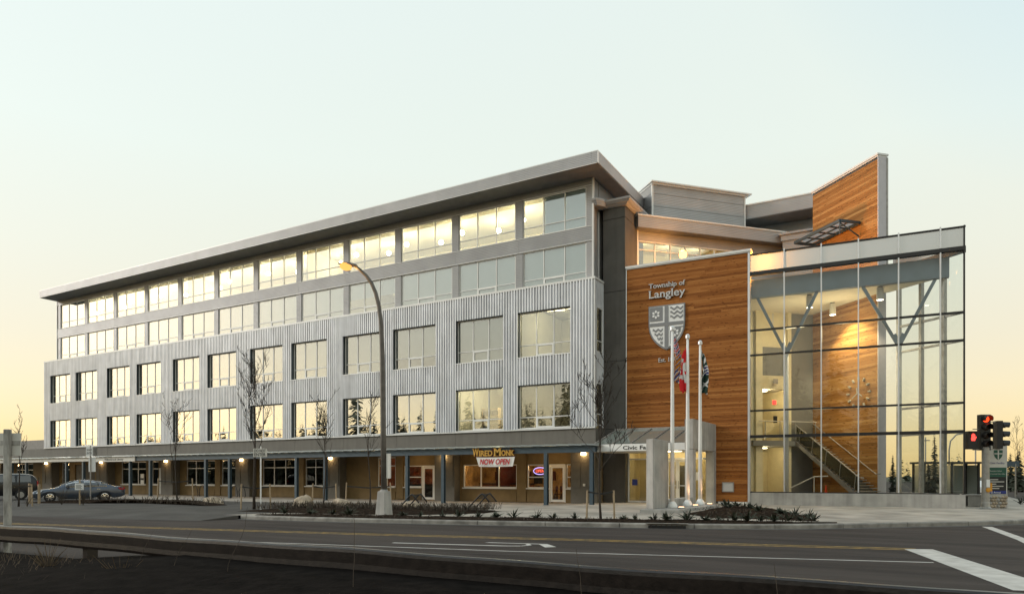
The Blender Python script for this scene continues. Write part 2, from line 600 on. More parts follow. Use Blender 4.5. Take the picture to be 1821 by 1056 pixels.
# ------------------------------------------------------------------ lettering
def text_mesh(body, width, height, depth, m, serif=False, bold=0.0, shear=0.0, name='lettering', space=1.0):
    cu = bpy.data.curves.new(name, 'FONT')
    cu.body = body
    cu.offset = bold
    cu.shear = shear
    cu.space_character = space
    cu.resolution_u = 3
    ob = bpy.data.objects.new(name, cu)
    C.objects.link(ob)
    dg = bpy.context.evaluated_depsgraph_get()
    me = ob.evaluated_get(dg).to_mesh()
    vs = [tuple(v.co) for v in me.vertices]
    fs = [tuple(p.vertices) for p in me.polygons]
    ec = {}
    for f in fs:
        for i in range(len(f)):
            k = tuple(sorted((f[i], f[(i + 1) % len(f)])))
            ec[k] = ec.get(k, 0) + 1
    ob.evaluated_get(dg).to_mesh_clear()
    bpy.data.objects.remove(ob)
    bpy.data.curves.remove(cu)
    bnd = [k for k, c in ec.items() if c == 1]
    slabs = []
    if serif:
        for a, b in bnd:
            p, q = vs[a], vs[b]
            if abs(p[1] - q[1]) < .004 and .04 < abs(p[0] - q[0]) < .17:
                x0, x1 = sorted((p[0], q[0]))
                y = p[1]
                for lv, up in ((0, 1), (.69, -1), (.5, -1), (.73, -1), (-.19, 1), (.52, -1), (.7, -1), (.71, -1), (-.2, 1)):
                    if abs(y - lv) < .02:
                        slabs.append((x0 - .055, x1 + .055, min(y, y + up * .045), max(y, y + up * .045)))
                        break
    xs = [v[0] for v in vs]
    ys = [v[1] for v in vs]
    sx, sy = width / (max(xs) - min(xs)), height / (max(ys) - min(ys))
    x0, y0 = min(xs), min(ys) if height > 0 else 0
    y0 = min(ys)
    base = -y0 * sy
    n = len(vs)
    b = MB()
    P = [((v[0] - x0) * sx, 0, (v[1] - y0) * sy - base) for v in vs]
    b.add([(p[0], -depth, p[2]) for p in P] + [(p[0], 0, p[2]) for p in P],
          list(fs) + [(a, c, c + n, a + n) for a, c in bnd])
    for s in slabs:
        b.box((s[0] - x0) * sx, (s[1] - x0) * sx, -depth - .002, 0, (s[2] - y0) * sy - base, (s[3] - y0) * sy - base)
    return b.mesh(name, m)


def sm(t):
    t = max(0, min(1, t))
    return t * t * (3 - 2 * t)


KF = [(-8.2, -17.75), (-5.6, -17.55), (-2.2, -16.95), (1.6, -16.05), (5.2, -15.05), (9.0, -13.95), (11.9, -12.6), (14.2, -10.7), (16.0, -8.9),
      (17.9, -7.2), (19.4, -5.4), (20.7, -2.8), (21.7, 1.0), (22.3, 8), (22.6, 40)]


def gz(x, y):
    """height of the paved ground: kerb top .15, rising gently away from the kerb to the entrance"""
    if x < -3:
        return .15
    dm = 99
    for (ax, ay), (bx_, by) in zip(KF, KF[1:]):
        ex, ey = bx_ - ax, by - ay
        t = max(0, min(1, ((x - ax) * ex + (y - ay) * ey) / (ex * ex + ey * ey)))
        dm = min(dm, math.hypot(x - ax - t * ex, y - ay - t * ey))
    return .15 + .11 * sm((x + 3) / 5) * sm((dm - .9) / 5)


def wall_holes(b, x0, x1, z0, z1, y0, y1, holes):
    """solid wall built of boxes around rectangular openings (hx0, hx1, hz0, hz1)"""
    xs = sorted({x0, x1, *[h[0] for h in holes], *[h[1] for h in holes]})
    xs = [x for x in xs if x0 <= x <= x1]
    for a, c in zip(xs, xs[1:]):
        hs = sorted((h[2], h[3]) for h in holes if h[0] <= a + 1e-6 and h[1] >= c - 1e-6)
        z = z0
        for h0, h1 in hs:
            if h0 > z:
                b.box(a, c, y0, y1, z, h0)
            z = max(z, h1)
        if z < z1:
            b.box(a, c, y0, y1, z, z1)
    return b

# ------------------------------------------------------------------ ground, road, pavement
MB().box(-3000, 3000, -3000, 3000, -.5, -.06).obj('terrain', M['field'], kind='structure')
MB().box(-160, 70, -29.0, 240, -.06, 0).obj('road', M['asphalt'], kind='structure')
v = MB()
gx = [-70 + 110 * i / 60 for i in range(61)]
gy = [-29.42] + [-29.45 - 12 * j / 13 for j in range(14)]
crest = lambda x: .10 + .32 * sm((x - .5) / 5)
vs = [(x, y, (crest(x) * (1 - .5 * sm((-29.6 - y) / 5)) + (.03 * math.sin(x * 1.3 + y) + .04 * random.random()) * min(1, (-29.15 - y))) if j else -.3)
      for j, y in enumerate(gy) for x in gx]
fs = [(j * 61 + i, (j + 1) * 61 + i, (j + 1) * 61 + i + 1, j * 61 + i + 1) for j in range(14) for i in range(60)]
v.add(vs, [tuple(reversed(f)) for f in fs])
v.obj('verge', M['earth'], smooth=True, kind='structure')

def off(poly, d):
    out = []
    for i, p in enumerate(poly):
        a, b = Vector(poly[max(i - 1, 0)]), Vector(poly[min(i + 1, len(poly) - 1)])
        t = (b - a).normalized()
        out.append((p[0] - t.y * d, p[1] + t.x * d))
    return out


dense, dback = [], []
BKP = [(-8, 6), (-5.6, 6), (-2.2, 6), (1.6, 6), (5.0, 7), (8.3, 8), (11.2, 9.5), (13.2, 11), (14.6, 12.5), (16, 14), (17, 16), (18, 19), (19.2, 24), (20.3, 30), (21.5, 41)]
for i in range(len(KF) - 1):
    for k in range(6):
        dense.append(Vector(KF[i]).lerp(Vector(KF[i + 1]), k / 6))
        dback.append(Vector(BKP[i]).lerp(Vector(BKP[i + 1]), k / 6))
dense.append(Vector(KF[-1]))
dback.append(Vector(BKP[-1]))
for _ in range(2):
    dense = [dense[0]] + [(dense[i - 1] + dense[i] * 2 + dense[i + 1]) / 4 for i in range(1, len(dense) - 1)] + [dense[-1]]
# paved ground behind the kerb, lofted from kerb to building line
front = [(-170, -22), (-60, -21.2), (-30, -20.2), (-14, -18.6), (-9, -17.8)] + off([tuple(p) for p in dense], .10)
back = [(-170, 6), (-60, 6), (-30, 6), (-14, 6), (-9, 6)] + [tuple(p) for p in dback]
b = MB()
NS = 14
vs = []
for (a, c) in zip(front, back):
    for k in range(NS + 1):
        t = k / NS
        x, y = a[0] + (c[0] - a[0]) * t, a[1] + (c[1] - a[1]) * t
        vs.append((x, y, gz(x, y)))
fs = [(i * (NS + 1) + k, (i + 1) * (NS + 1) + k, (i + 1) * (NS + 1) + k + 1, i * (NS + 1) + k + 1) for i in range(len(front) - 1) for k in range(NS)]
b.add(vs, fs)
b.obj('pavement', M['conc_l'], kind='structure')


def sheet(name, m, poly, dz=.004, kind='structure', flat=None):
    b = MB()
    b.add([(x, y, (gz(x, y) if flat is None else flat) + dz) for x, y in poly], [tuple(range(len(poly)))])
    return b.obj(name, m, kind=kind)


# parking lane asphalt and the driveway mouth
sheet('parking_lot', M['asphalt_p'], [(-120, -21.6), (-30, -20.2), (-14, -18.6), (-9.2, -17.9), (-8.4, -15.6), (-7.4, -12.3), (-3.0, -9.6), (1.2, -7.6), (1.9, -6.9), (.6, -6.6), (-5.5, -6.9), (-16, -6.7), (-28, -7.0), (-36, -7.3), (-120, -9)], flat=.15)
b = MB()
P0 = [(-120, -24.4), (-30, -22.6), (-14, -20.8), (-8.6, -19.4)]
P1 = [(-120, -21.6), (-30, -20.15), (-14, -18.55), (-8.3, -17.8)]
b.add([(x, y, .005) for x, y in P0] + [(x, y, .153) for x, y in P1], [(i, i + 1, 5 + i, 4 + i) for i in range(3)])
b.add([(-8.6, -19.4, .005), (-8.3, -17.8, .005), (-8.3, -17.8, .153)], [(0, 1, 2)])
b.obj('driveway', M['asphalt_p'], kind='structure')

# kerb stones
kerb = setting('kerb')
acc, cur, stones = 0, [dense[0]], []
for a, c in zip(dense, dense[1:]):
    acc += (c - a).length
    cur.append(c)
    if acc > 2.3:
        stones.append(cur)
        acc, cur = 0, [c]
stones.append(cur)
for st in stones[:26]:
    if len(st) < 2:
        continue
    b = MB()
    o2 = [Vector(p) for p in off([tuple(p) for p in st], .17)]
    for i in (0, -1):                      # open joint
        t = (st[1] - st[0] if i == 0 else st[-2] - st[-1]).normalized() * .012
        st = list(st)
        st[i] = st[i] + t
        o2[i] = o2[i] + t
    vs = []
    for p, q in zip(st, o2):
        m = p.lerp(q, .18)
        vs += [(p.x, p.y, -.02), (p.x, p.y, .12), (m.x, m.y, .158), (q.x, q.y, .158), (q.x, q.y, .0)]
    k = len(st)
    fs = [(i * 5 + j, (i + 1) * 5 + j, (i + 1) * 5 + j + 1, i * 5 + j + 1) for i in range(k - 1) for j in range(4)] + [(0, 1, 2, 3, 4), tuple((k - 1) * 5 + j for j in (4, 3, 2, 1, 0))]
    b.add(vs, fs)
    b.obj('kerb_stone', M['kerb'], kerb)
MB().lathe([(.17, -.02), (.17, .13), (.13, .158)], 14, (-8.16, -17.58, 0)).obj('kerb_stone', M['kerb'], kerb)
# gutter pan
b = MB()
g0, g1 = off([tuple(p) for p in dense], -.28), [tuple(p) for p in dense]
b.add([(x, y, .006) for x, y in g0] + [(x, y, .006) for x, y in g1], [(i, i + 1, len(g0) + i + 1, len(g0) + i) for i in range(len(g0) - 1)])
b.obj('gutter', mat('gutter_concrete', (.10, .095, .088), .9, var=.25, scale=2), kind='structure')

# planting beds
BED2 = [(-7.9, -17.35), (-5.5, -17.15), (-2.1, -16.6), (1.7, -15.7), (5.3, -14.7), (9.0, -13.6), (11.6, -12.4), (13.6, -10.8), (12.0, -11.1), (9.3, -12.2), (5.6, -13.5), (1.7, -14.5), (-2.2, -15.4), (-5.5, -16.1), (-7.6, -16.5)]
BED1 = [(-8.3, -15.6), (-5.5, -15.0), (-2.2, -14.2), (.2, -12.2), (.2, -10.8), (-1.6, -9.6), (-5.6, -10.6), (-7.2, -11.6), (-10.5, -12.6), (-11.9, -13.6), (-11.2, -15.6)]
BED4 = [(-24.5, -11.9), (-19.5, -12.2), (-17.2, -12.6), (-17.2, -11.4), (-20, -9.6), (-24.6, -9.4), (-28, -11.5), (-31, -13.5), (-31, -15.5), (-27, -14)]


def mound(name, poly, hgt, seed=1):
    """planting bed as a low mound of mulch"""
    rr = random.Random(seed)
    cx_, cy_ = sum(p[0] for p in poly) / len(poly), sum(p[1] for p in poly) / len(poly)
    pts = []
    for a, c in zip(poly, poly[1:] + poly[:1]):
        k = max(1, int((Vector(c) - Vector(a)).length / .5))
        for i in range(k):
            pts.append(Vector(a).lerp(Vector(c), i / k))
    n = len(pts)
    rings = []
    vs, fs = [], []
    for k, t in enumerate((0, .15, .4, .7, .95)):
        for p in pts:
            x, y = p.x + (cx_ - p.x) * t, p.y + (cy_ - p.y) * t
            vs.append((x, y, gz(x, y) + .004 + hgt * sm(t * 2.4) + (rr.uniform(0, .05) if k else 0)))
    for k in range(4):
        for i in range(n):
            fs.append((k * n + i, k * n + (i + 1) % n, (k + 1) * n + (i + 1) % n, (k + 1) * n + i))
    fs.append(tuple(4 * n + i for i in range(n)))
    return MB().add(vs, fs).obj(name, M['soil'], kind='structure')


def bandbed(name, outer, inner, hgt):
    vs, fs = [], []
    n = 60

    def samp(poly, t):
        L = [0]
        for a, c in zip(poly, poly[1:]):
            L.append(L[-1] + (Vector(c) - Vector(a)).length)
        d = t * L[-1]
        for i in range(len(poly) - 1):
            if d <= L[i + 1] + 1e-9:
                return Vector(poly[i]).lerp(Vector(poly[i + 1]), (d - L[i]) / (L[i + 1] - L[i]))
        return Vector(poly[-1])
    for i in range(n + 1):
        a, c = samp(outer, i / n), samp(inner, i / n)
        for k in range(7):
            p = a.lerp(c, k / 6)
            vs.append((p.x, p.y, gz(p.x, p.y) + .004 + hgt * sm(i / n * 9) * sm((1 - i / n) * 5) * math.sin(math.pi * k / 6) + (random.uniform(0, .04) if 0 < k < 6 else 0)))
    fs = [(i * 7 + k, (i + 1) * 7 + k, (i + 1) * 7 + k + 1, i * 7 + k + 1) for i in range(n) for k in range(6)]
    return MB().add(vs, fs).obj(name, M['soil'], kind='structure')


bandbed('planting_bed', BED2[:8], [BED2[14]] + BED2[13:7:-1] + [BED2[7]], .07)
mound('planting_bed', BED1, .14, 3)
mound('planting_bed', [(7.9, -9.3), (7.9, -4.6), (8.1, -3.0), (9.4, -3.2), (10.8, -5.0), (12.2, -7.8), (13.0, -10.2), (11.2, -10.2), (9.3, -10.6)], .14, 4)
mound('planting_bed', BED4, .16, 5)

# painted road markings
b = MB()


def line(b, pts, w, z=.004):
    pts = [Vector(p) for p in pts]
    o0, o1 = off([tuple(p) for p in pts], w / 2), off([tuple(p) for p in pts], -w / 2)
    n = len(pts)
    b.add([(x, y, z) for x, y in o1] + [(x, y, z) for x, y in o0], [(i, i + 1, n + i + 1, n + i) for i in range(n - 1)])


ya = [(-60, -33.0), (-30, -27.2), (-14, -23.9), (1.54, -20.75), (7.4, -19.4), (15.9, -17.55)]
line(b, ya, .11)
line(b, [(x + .06, y - .34) for x, y in ya], .11)
b.obj('yellow_centre_line', M['yellow'], kind='structure')
b = MB()
line(b, [(-9.5, -25.9), (-6.5, -25.4)], .10)
line(b, [(-1.2, -24.75), (3.9, -23.7), (7.6, -22.95), (16.2, -20.5)], .10)
line(b, [(18.1, -7.75), (18.3, -10.5), (18.5, -13.4), (18.6, -18)], .30)
b.obj('white_lane_line', M['rwhite'], kind='structure')
b = MB()
line(b, [(14.5, -19.8), (15.6, -19.9), (16.6, -19.4), (17.8, -19.3), (18.6, -18.9)], .03, .003)
line(b, [(-20, -25.2), (-8, -22.6), (2, -20.3 + 1.2), (9, -17.3), (13, -15.9)], .03, .003)
line(b, [(3.0, -24.6), (6.5, -23.9), (11.5, -22.6)], .035, .003)
line(b, [(-2.0, -17.6), (-1.7, -19.0), (-1.9, -20.4), (-1.2, -22.5)], .025, .003)
b.obj('tar_seam', mat('tar', (.018, .015, .014), .6), kind='structure')
MB().add([(15.66, -17.8, .005), (17.16, -23.95, .005), (17.9, -23.7, .005), (16.25, -17.5, .005)], [(0, 1, 2, 3)]).obj('stop_line', M['rwhite'], kind='structure')
b = MB()
line(b, [(3.9, -22.68), (5.5, -22.3), (6.9, -21.93), (7.25, -21.75)], .16)
line(b, [(6.85, -21.98), (7.28, -21.72), (7.35, -21.45), (7.15, -21.2)], .12, .005)
b.add([(6.0, -21.45, .004), (7.45, -21.12, .004), (7.95, -21.75, .004), (8.15, -21.52, .004), (7.6, -20.95, .004), (6.05, -21.3, .004)], [(0, 1, 5), (1, 2, 3, 4), (1, 4, 5)])
b.obj('turn_arrow', M['rwhite'], kind='structure')

# ------------------------------------------------------------------ office building
OB = thing('office_building', 'long five storey office block clad in ribbed silver metal with rows of large windows', 'office building')
L0 = -59.5
RIB = .19


def rib(x):
    t = (x / RIB) % 1.0
    d = .105
    if t < .08:
        return -d * t / .08
    if t < .50:
        return -d
    if t < .58:
        return -d * (1 - (t - .50) / .08)
    return 0.0


WX = []                                        # openings in the ribbed cladding: six pairs
for k in range(6):
    WX += [(-9.74 * k - 5.03, -9.74 * k - 1.50), (-9.74 * k - 9.60, -9.74 * k - 6.06)]
b = MB()
xs = set()
k = 0
x = L0
while x < -.02:
    for t in (0, .08, .50, .58):
        xx = round(math.floor(x / RIB) * RIB + t * RIB, 4)
        if L0 < xx < 0:
            xs.add(xx)
    x += RIB
xs |= {L0, 0.0}
for a, c in WX:
    xs |= {a, c}
xs = sorted(xs)
rows = [(4.62, 7.29), (9.0, 11.73)]
zs = [4.62, 7.29, 9.0, 11.73, 13.14]
idx = {}
vs, fs = [], []


def vid(x, z):
    if (x, z) not in idx:
        idx[(x, z)] = len(vs)
        vs.append((x, rib(x), z))
    return idx[(x, z)]


for a, c in zip(xs, xs[1:]):
    m_ = (a + c) / 2
    win = any(p - 1e-6 < m_ < q + 1e-6 for p, q in WX)
    for i, (z0, z1) in enumerate(zip(zs, zs[1:])):
        if win and i in (0, 2):
            continue
        fs.append((vid(a, z0), vid(c, z0), vid(c, z1), vid(a, z1)))
b.add(vs, fs)
# side return of the cladding box (right end) and the far left end
for (y0, y1, z0, z1) in ((.0, .25, 4.62, 13.14), (1.14, 1.28, 4.62, 13.14), (.25, 1.14, 7.2, 9.0), (.25, 1.14, 11.6, 13.14)):
    yy = y0
    while yy < y1 - 1e-6:
        w2 = min(.095, y1 - yy)
        b.box(-.02, .0 if int(yy / .095) % 2 else .03, yy, yy + w2, z0, z1)
        yy += w2
b.box(L0, L0 + .04, .05, 14, 4.62, 13.14)
b.obj('ribbed_cladding', M['clad'], OB)
b = MB().box(L0 - .05, .07, -.10, .42, 13.14, 13.26)
b.box(-.3, .07, .42, 1.30, 13.14, 13.26)
b.obj('cladding_cap', M['trim'], OB)
MB().box(L0 - .03, .05, -.09, .03, 4.55, 4.62).obj('cladding_base_trim', M['white'], OB)
MB().box(-.03, .045, -.055, .03, 4.62, 13.14).obj('corner_trim', M['trim'], OB)
MB().box(L0 - .03, L0 + .04, -.055, .06, 4.62, 13.14).obj('corner_trim', M['trim'], OB)
# solid wall behind the cladding so openings are real reveals
b = MB()
wall_holes(b, L0 + .05, -.04, 4.3, 13.1, .06, .26, [(a, c, z0, z1) for a, c in WX for z0, z1 in rows])
wall_holes(b, -57.9, -.32, 13.3, 19.12, .46, .6, [(-4.765 * k - 4.92, -4.765 * k - .70, z0, z1) for k in range(12) for z0, z1 in ((13.42, 15.5), (16.38, 18.73))])
b.obj('structural_wall', M['reveal'], OB)

# upper storeys: horizontal siding bands per bay and piers between windows
UW = [(-4.765 * k - 4.92, -4.765 * k - .70) for k in range(12)]
LU = -57.95
ed = [-.28] + [-4.765 * k - 5.2 for k in range(12)]
ed[-1] = LU
for a, c in zip(ed[1:], ed):
    MB().box(a + .012, c, .35, .45, 15.53, 16.35).obj('siding_band', M['siding'], OB)
    MB().box(a + .012, c, .35, .45, 18.76, 19.15).obj('siding_band', M['siding'], OB)
for k in range(13):
    a = LU if k == 12 else UW[k][1] + .02
    c = -.28 if k == 0 else UW[k - 1][0] - .02
    a, c = (UW[k][1] + .02, c) if k < 12 else (LU, UW[11][0] - .02)
    for z0, z1 in ((13.27, 15.5), (16.38, 18.73)):
        MB().box(a, c, .38, .455, z0, z1).obj('siding_pier', M['siding_l'] if k == 0 else M['siding'], OB)
b = MB()
for z in (15.50, 16.35, 18.73):
    b.box(LU, -.26, .33, .45, z, z + .03)
b.obj('siding_trim', M['trim'], OB)
MB().box(-.30, -.20, .32, .44, 13.27, 19.14).obj('corner_trim', M['trim'], OB)
MB().box(LU - .03, LU + .06, .32, .44, 13.27, 19.14).obj('corner_trim', M['trim'], OB)
b = MB().box(-.30, -.28, .44, 1.22, 13.27, 19.14)
b.box(-.30, -.28, 1.3, 13.6, 13.27, 19.14)
b.box(-.30, -.28, 1.3, 13.6, .2, 13.2)
b.box(LU, LU + .02, .44, 13.6, 13.27, 19.14)
b.box(LU, -.3, 13.6, 13.7, .2, 19.14)
b.obj('end_wall', M['siding_l'], OB)
MB().box(-.29, -.24, 1.22, 1.30, 13.27, 17.4).obj('corner_trim', M['trim'], OB)

# roof
RO = MB().box(-57.92, .69, -1.22, 14.6, 19.20, 19.80).obj('roof', M['siding'], OB)
x = -57.95
while x < .6:
    c = min(x + 5.3, .71)
    MB().box(x + .008, c, -1.25, -1.222, 19.20, 19.82).obj('fascia_panel', M['siding_l'], RO)
    x += 5.3
y = -1.22
while y < 14.5:
    c = min(y + 4.0, 14.6)
    MB().box(.692, .72, y + .008, c, 19.20, 19.82).obj('fascia_panel', M['siding_l'], RO)
    y += 4.0
MB().box(-57.96, .73, -1.26, 14.62, 19.82, 19.87).obj('roof_flashing', M['trim'], RO)
MB().box(.70, .735, -1.265, -1.10, 19.18, 19.815).obj('corner_trim', M['trim'], RO)
MB().box(-57.9, .68, -1.21, 14.5, 19.15, 19.198).obj('soffit', M['soffit'], RO)
MB().box(-57.95, .72, -1.255, -1.215, 19.165, 19.198).obj('drip_trim', M['trim'], RO)

# windows -------------------------------------------------------------
WC = {}


def win_meshes(key, w, h, tz, operable, gl):
    key = (key, gl.name)
    if key in WC:
        return WC[key]
    f = MB()
    t = .055
    xm = [0, w / 3, 2 * w / 3, w]
    f.box(0, w, 0, .09, 0, t)
    f.box(0, w, 0, .09, h - t, h)
    f.box(0, t, .001, .088, t, h - t)
    f.box(w - t, w, .001, .088, t, h - t)
    for x in xm[1:3]:
        f.box(x - .03, x + .03, .001, .088, t, h - t)
    for a, c in zip(xm, xm[1:]):
        f.box(a + .03, c - .03, .002, .086, tz - .025, tz + .025)
    if operable:
        a, c = xm[1] + .03, xm[2] - .03
        for q in ((a, a + .07, t, tz - .025), (c - .07, c, t, tz - .025), (a + .07, c - .07, t, t + .07), (a + .07, c - .07, tz - .095, tz - .025)):
            f.box(q[0], q[1], -.012, .084, q[2], q[3])
    fm = f.mesh('window', M['white'])
    pw = (w / 3 - .05)
    up = MB().box(-pw / 2, pw / 2, .035, .047, tz + .02, h - .05).mesh('pane', gl)
    lo = MB().box(-pw / 2, pw / 2, .035, .047, .05, tz - .02).mesh('pane', gl)
    rv = MB()
    rv.box(-.03, 0, -.17, .09, 0, h)
    rv.box(w, w + .03, -.17, .09, 0, h)
    rv.box(-.03, w + .03, -.17, .09, h, h + .03)
    rm = rv.mesh('reveal', M['reveal'])
    sl = MB().box(-.05, w + .05, -.23, .0, -.05, -.005).mesh('sill', M['trim'])
    WC[key] = (fm, up, lo, rm, sl, [w / 6, w / 2, 5 * w / 6])
    return WC[key]


def window(x, y, z, key, w, h, tz, operable=True, gl=None, blinds=(), bm=None, reveal=True, bh=None, label=None):
    fm, up, lo, rm, sl, xc = win_meshes(key, w, h, tz, operable, gl or M['glass'])
    wo = inst('window', fm, OB, TR(x, y, z), label=label)
    for c in xc:
        inst('pane', up, wo, TR(x + c, y, z))
        inst('pane', lo, wo, TR(x + c, y, z))
    if reveal:
        inst('reveal', rm, wo, TR(x, y, z))
        inst('sill', sl, wo, TR(x, y, z))
    for i in blinds:
        k = (key, 'blind', bm.name, bh)
        if k not in WC:
            WC[k] = MB().box(-w / 6 + .005, w / 6 - .005, .16, .17, h * (bh or 0) + .01, h - .02).mesh('blind', bm)
        inst('blind', WC[k], wo, TR(x + xc[i], y, z))
    return wo


rb = random.Random(4)
for k, (a, c) in enumerate(WX):
    w = c - a
    kk = '%.2f' % w
    # storey two: glass that mirrors the trees, blinds added to lighten the rooms
    window(a, .13, 4.67, 'two' + kk, w, 2.61, .68, True, M['glass_hi'] if k > 1 else M['glass'], blinds=() if k in (0, 1) else (0, 1, 2), bm=M['blind_w'], bh=.29)
    # storey three: pale blinds
    window(a, .13, 9.01, 'three' + kk, w, 2.71, .72, True, M['glass'], blinds=() if k == 0 else (0, 1, 2), bm=M['blind_w'], bh=(.0, .0, .26)[k % 3] if k else None)
for k, (a, c) in enumerate(UW):
    window(a, .43, 13.30, 'four', c - a, 2.20, .46, True, M['glass'], blinds=(0, 1, 2), bm=M['blind'], bh=(.0, .0, .0, .5, .0, .0)[k % 6], reveal=False)
    window(a, .43, 16.39, 'five', c - a, 2.33, .60, False, M['glass'], blinds=(1, 2) if k == 0 else ((0, 1, 2) if k == 11 else ()), bm=M['blind'], reveal=False)
# narrow side windows in the cladding return
for z, h in ((4.74, 2.46), (9.0, 2.6)):
    f = MB()
    for q in ((.25, .30, 0, h), (1.09, 1.14, 0, h), (.30, 1.09, 0, .05), (.30, 1.09, h - .05, h), (.30, 1.09, .62, .67)):
        f.box(-.04, .02, q[0], q[1], z + q[2], z + q[3])
    wo = f.obj('window', M['white'], OB)
    MB().box(-.02, -.008, .3, 1.09, z + .05, z + .62).obj('pane', M['glass_dk'], wo)
    MB().box(-.02, -.008, .3, 1.09, z + .67, z + h - .05).obj('pane', M['glass_dk'], wo)

# interior of the office floors
b = MB()
for z0, z1 in ((4.15, 4.40), (8.45, 8.75), (12.75, 13.12), (16.0, 16.34)):
    b.box(-59.2 if z0 < 12 else -57.8, -.5, .62, 13.5, z0, z1)
b.obj('floor_slab', M['mid_in'], OB)
b = MB()
b.box(-57.8, -.5, 6.8, 6.9, 16.34, 19.1)
b.box(-57.8, -57.7, .62, 6.8, 16.34, 19.1)
b.box(-.5, -.4, .62, 6.8, 16.34, 19.1)
for x in (-24.2, -38.5):
    b.box(x - .05, x + .05, 1.2, 6.8, 16.34, 19.1)
b.obj('interior_wall', M['cream'], OB)
MB().box(-57.8, -.5, .62, 6.8, 19.05, 19.14).obj('ceiling', M['ceil'], OB)
gl_ = MB().ball((0, 0, 0), .15, 8)
gm = gl_.mesh('pendant_lamp', M['globe'])
cm_ = MB().tube([(0, 0, .14), (0, 0, .62)], .012, 5)
cm_.lathe([(.02, .12), (.10, .14), (.10, .17), (.02, .22)], 10)
cm_ = cm_.mesh('lamp_cord', M['soffit'])
for k in range(12):
    for dx in (-1.2, -3.6):
        X, Y = -4.765 * k + dx, 2.3 + (.9 if dx < -2 else 0)
        g = inst('pendant_lamp', gm, OB, TR(X, Y, 18.35))
        inst('lamp_cord', cm_, g, TR(X, Y, 18.35))
b = MB()
for z0, z1 in ((4.40, 8.4), (8.75, 12.7), (13.12, 16.0)):
    b.box(-57.8, -.5, 7.0, 7.1, z0, z1)
    for x in (-5.55, -10.4, -20.2, -29.9, -39.6, -49.4):
        b.box(x - .06, x + .06, .62, 7.0, z0, z1)
    if z0 > 13:
        b.box(-.5, -.4, .62, 7.0, z0, z1)
    xl_ = -59.2 if z0 < 13 else -57.8
    b.box(xl_, xl_ + .1, .62, 7.0, z0, z1)
b.obj('interior_wall', M['mid_in'], OB)
pm = MB().box(-.6, .6, -.15, .15, 0, .04).mesh('ceiling_light', M['panel'])
for X, Y, z in ((-7.0, 2.2, 8.0), (-8.6, 2.2, 8.0), (-7.0, 4.6, 8.0), (-8.6, 4.6, 8.0), (-3.0, 3.4, 8.05), (-2.6, 3.0, 12.4), (-4.0, 3.0, 12.4)):
    inst('ceiling_light', pm, OB, TR(X, Y, z, 12))
for q, p_ in (((-7.8, 2.6, 7.4), 480), ((-2.6, 3.6, 7.2), 120), ((-2.9, 3.2, 11.8), 330), ((-17.0, 3.0, 15.2), 150)):
    point('office_light', q, p_, (1, .84, .48), .3, OB)
# lit office on storey two: shelf of books, desk; storey three: ladders left by decorators
sh = MB()
for z in (4.5, 4.95, 5.4, 5.85, 6.3):
    sh.box(-9.55, -8.3, 3.0, 3.35, z, z + .03)
sh.box(-9.58, -9.55, 3.0, 3.35, 4.4, 6.4)
sh.box(-8.3, -8.27, 3.0, 3.35, 4.4, 6.4)
bs = thing('bookshelf', 'wooden bookshelf with dark books inside the lit first floor office', 'bookshelf', TR(-8.9, 3.0, 4.4))
sh.M = None
sh.obj('shelf_frame', M['stake'], bs, I4)
bk = MB()
rr = random.Random(3)
for z in (4.53, 4.98, 5.43, 5.88):
    x = -9.5
    while x < -8.4:
        w = rr.uniform(.03, .07)
        if rr.random() < .8:
            bk.box(x, x + w, 3.02, 3.25, z, z + rr.uniform(.22, .34))
        x += w + .004
bk.obj('books', M['dark_in'], bs, I4, kind='stuff')
dk = thing('desk', 'pale desk under the window of the lit first floor office', 'desk', TR(-7.4, 1.6, 4.4))
MB().box(-8.2, -6.6, 1.3, 2.0, 5.08, 5.13).obj('desk_top', M['stake'], dk, I4)
for x in (-8.1, -6.75):
    MB().box(x, x + .05, 1.35, 1.95, 4.4, 5.08).obj('leg', M['stake'], dk, I4)
ld = thing('stepladder', 'pale stepladder standing inside the second floor end room', 'ladder', TR(-2.0, 1.6, 8.75))
for s in (-1, 1):
    MB().bar((-2.0 + s * .25, 1.3, 8.76), (-2.0 + s * .16, 1.7, 11.0), .05, .03).obj('rail', M['pale'], ld, I4)
    MB().bar((-2.0 + s * .25, 2.2, 8.76), (-2.0 + s * .16, 1.75, 11.0), .04, .03).obj('leg', M['pale'], ld, I4)
for k in range(7):
    t = .12 + k * .12
    MB().box(-2.0 - .25 + .09 * t, -2.0 + .25 - .09 * t, 1.3 + .4 * t - .04, 1.3 + .4 * t + .04, 8.76 + 2.24 * t, 8.79 + 2.24 * t).obj('step', M['pale'], ld, I4)

# concrete band between ground floor and cladding
x = .05
while x > -76:
    MB().box(x - 4.855, x, .02, .3, 3.45, 4.54).obj('band_panel', M['band'], OB)
    x -= 4.87
MB().box(-76, .045, .06, .28, 3.42, 4.5).obj('band_backing', M['reveal'], OB)
MB().box(.0, .05, .3, 1.28, 3.45, 4.54).obj('band_panel', M['band'], OB)
b = MB().box(-76, -59.6, .3, 9, 4.3, 4.5)
b.obj('podium_roof', M['soffit'], OB)

